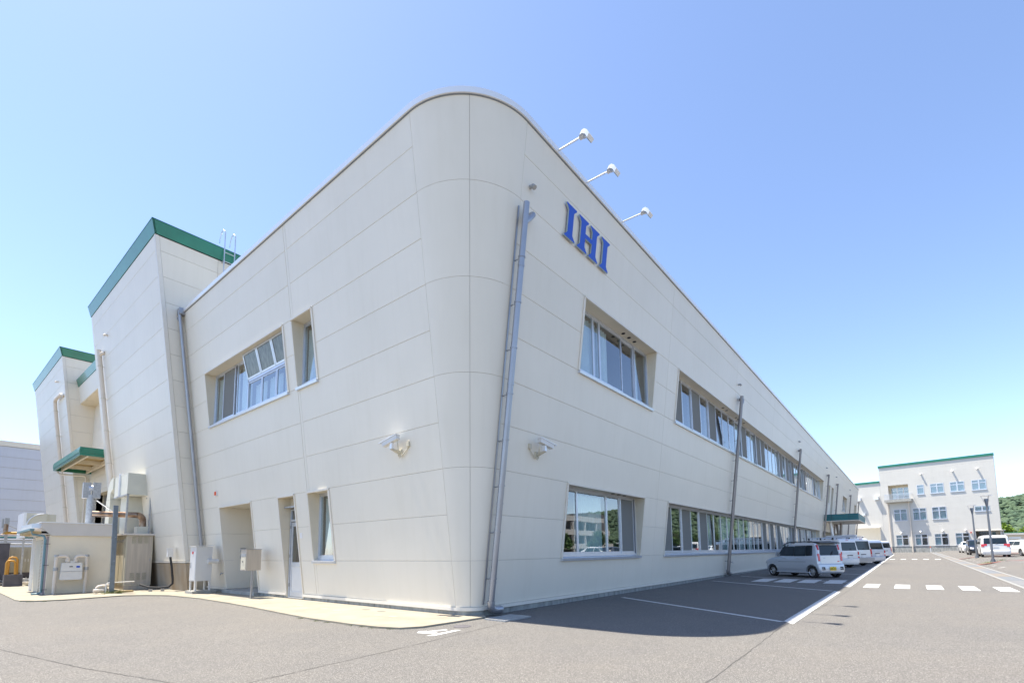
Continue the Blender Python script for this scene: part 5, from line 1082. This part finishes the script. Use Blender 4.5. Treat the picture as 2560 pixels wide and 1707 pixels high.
place(sedan('carwhite', 4.5, 1.47, .85, True), 62.6,-8.75,.25,'hatchback','white sloping hatchback cut by the right edge of the picture')
car('white_sedan', 'white saloon between the minivan and the hatchback, behind them', cp, sedan('carwhite'), (77,-8.6,gz(75,-8)), math.pi)
place(sedan('cargrey', 4.6, 1.5, .86), 84,-8.9,0,'dark_saloon','dark blue grey saloon roof seen over the white saloon'); car('dark_suv', 'black tall car behind the minivan roof, next to the saloons', cp, vanspec('carblack', 4.4, 1.75, .87), (82,-7.2,gz(82,-7)), 0.02)
# more parked cars to the right (seen in the window reflections)
base = place(sedan('cargrey'), 46,-10.5,0,'parked_car','dark grey saloon seen only mirrored in the ground floor windows')[0]
base['group'] = 'cars mirrored in the ground floor windows'
for i, (x, y, c_, lab) in enumerate([(52,-10.5,'carwhite','white saloon mirrored in the first long ground floor window'),(66,-14,'carwhite','white saloon mirrored farther along the ground floor windows'),(73,-14,'carsilver','silver saloon mirrored in the far ground floor windows'),(41,-10.5,'carwhite','white saloon mirrored in the nearest ground floor window')]):
    o = place(sedan(c_), x, y, 1.57 if i % 2 else -1.5, 'parked_car', lab)[0]; o['group'] = 'cars mirrored in the ground floor windows'

# ------------------------------------------------------------------ trees, hill
def leafmesh(R_, H, n, m, seed, size=.16, z0=0):
    rng = np.random.default_rng(seed); k = max(6, n//260); cen = rng.normal(0, 1, (k, 3)); cen /= np.linalg.norm(cen, axis=1)[:, None]; cen *= rng.uniform(.25, .85, (k, 1))*np.array([R_, R_, H/2])
    idx = rng.integers(0, k, n); p = cen[idx]+rng.normal(0, .20, (n, 3))*np.array([R_, R_, H/2])*.9; p[:, 2] += H/2+z0
    a = rng.normal(0, 1, (n, 3)); a /= np.linalg.norm(a, axis=1)[:, None]; b = np.cross(a, rng.normal(0, 1, (n, 3))); b /= np.linalg.norm(b, axis=1)[:, None]
    s = size*rng.uniform(.6, 1.3, (n, 1)); v = np.stack([p-a*s, p+b*s*.5, p+a*s, p-b*s*.5], 1).reshape(-1, 3)
    me = bpy.data.meshes.new('foliage'); me.vertices.add(4*n); me.vertices.foreach_set('co', v.ravel()); me.loops.add(4*n); me.loops.foreach_set('vertex_index', np.arange(4*n)); me.polygons.add(n); me.polygons.foreach_set('loop_start', np.arange(0, 4*n, 4)); me.update(); me.validate(); me.materials.append(m); return me
def tree(x, y, z, h, r, m, lab, seed, grp, n=2600, size=.2):
    t = thing('tree', lab, 'tree', (x,y,z), 0, grp); tr = MB(); tr.tube([(0,0,0),(.05,0,h*.3),(.0,.05,h*.6),(0,0,h*.85)], [h*.03,h*.022,h*.014,h*.005], 9)
    for i in range(5): a = i*1.26; tr.tube([(0,0,h*(.3+.08*i)),(math.cos(a)*r*.4,math.sin(a)*r*.4,h*(.45+.08*i)),(math.cos(a)*r*.7,math.sin(a)*r*.7,h*(.55+.08*i))], [h*.012,h*.008,h*.003], 6)
    tr.build('trunk', 'bark', t, True); link('crown', leafmesh(r, h*.68, n, M[m], seed, size, h*.32), t); return t
tg = 'bright green trees behind the low building'
tree(168,-18.2,0,7.2,2.6,'leafb','bright yellow green tree beside the right edge of the far building',1,tg,2600,.3)
tree(170,-23.2,0,6.0,2.6,'leafb','lower bright green tree farther right over the shed roof',2,tg,2600,.3)
for i, (x, y, h) in enumerate([(88,-18,5.6),(58,-18,4.1),(97,-18.5,5),(106,-18,5.6),(50,-18,3.7),(114,-19,5)]):
    tree(x,y,0,h,h*.36,'leafm',['leafy tree mirrored behind the white saloon in the long ground floor windows','small leafy tree mirrored in the nearest ground floor window, left half','leafy tree mirrored between the white and silver saloons','tallest leafy tree mirrored in the far ground floor windows','smallest leafy tree mirrored at the left of the nearest ground floor window','last leafy tree mirrored in the far end of the ground floor windows'][i],10+i,'trees mirrored in the ground floor windows',1500,.17)
# opposite building seen in reflections
O_ = thing('opposite_building', 'cream multi level building with open decks seen mirrored in the nearest ground floor window', 'building', (0,0,0))
for i in range(3):
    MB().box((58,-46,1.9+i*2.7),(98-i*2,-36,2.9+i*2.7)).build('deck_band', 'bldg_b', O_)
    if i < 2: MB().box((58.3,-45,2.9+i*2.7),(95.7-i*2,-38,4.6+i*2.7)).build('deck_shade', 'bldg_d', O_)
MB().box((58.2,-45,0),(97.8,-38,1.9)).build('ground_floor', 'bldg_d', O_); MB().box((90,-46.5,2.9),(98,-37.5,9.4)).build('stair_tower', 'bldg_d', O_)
for i in range(9): MB().box((58.5+i*4.6,-36.6,0),(58.9+i*4.6,-36.05,7.2)).build('column', 'bldg_b', O_)
# wooded hill
def hillz(x, y):
    h = 0
    for cx_, cy_, H_, sx, sy in HILLS:
        h += H_*math.exp(-((x-cx_)/sx)**2-((y-cy_)/sy)**2)
    return h
HILLS = [(760,-190,60,150,260),(640,-420,36,190,190),(300,-560,40,220,170),(-100,-640,50,260,170)]
def hill():
    xs = np.arange(-520,1250,15.); ys = np.arange(-950,60,15.); v, f = [], []; rng = np.random.default_rng(4)
    for x in xs:
        for y in ys: v.append((x, y, hillz(x, y)-2.5))
    n = len(ys)
    for i in range(len(xs)-1):
        for j in range(n-1):
            if max(v[i*n+j][2], v[(i+1)*n+j][2], v[i*n+j+1][2], v[(i+1)*n+j+1][2]) > -2: f.append((i*n+j,(i+1)*n+j,(i+1)*n+j+1,i*n+j+1))
    me = bpy.data.meshes.new('wooded_hill'); me.from_pydata(v, [], f); me.materials.append(M['hillm']); me.shade_smooth(); link('wooded_hill', me, None, kind='structure')
    # crowns: lumpy low poly canopies
    bm = bmesh.new(); bmesh.ops.create_icosphere(bm, subdivisions=1, radius=1); base = np.array([v.co[:] for v in bm.verts]); tri = np.array([[l.vert.index for l in p.loops] for p in bm.faces]); bm.free()
    P_ = []
    for cx_, cy_, H_, sx, sy in HILLS:
        dens = 12000 if cx_ == 760 else 1500
        for k in range(dens):
            x, y = cx_+rng.uniform(-1.9,1.9)*sx, cy_+rng.uniform(-1.9,1.9)*sy
            if cx_ == 760: x = cx_+rng.uniform(-1.7,.6)*sx; y = cy_+rng.uniform(-.7,.95)*sy
            z = hillz(x, y)
            if z > 3 and not (x < 200 and y > -150): P_.append((x, y, z-2))
    P_ = np.array(P_); n = len(P_); s = (rng.uniform(1.3, 2.9, (n, 1, 1))*np.where(P_[:, :1, None] > 350, 1, 1.7)); V = base[None]*(1+rng.normal(0, .28, (n, len(base), 1)))*s*np.array([1,1,.85])+P_[:, None]+np.array([0,0,2.5])
    T = tri[None]+(np.arange(n)*len(base))[:, None, None]; V = V.reshape(-1, 3); T = T.reshape(-1, 3)
    me = bpy.data.meshes.new('hillside_trees'); me.vertices.add(len(V)); me.vertices.foreach_set('co', V.ravel()); me.loops.add(T.size); me.loops.foreach_set('vertex_index', T.ravel()); me.polygons.add(len(T)); me.polygons.foreach_set('loop_start', np.arange(0, T.size, 3)); me.update(); me.validate()
    me.materials.append(M['leafd']); o = link('hillside_trees', me, None, kind='stuff'); tag(o, 'dense dark green woods covering the hill at the right edge', 'woods')
hill()
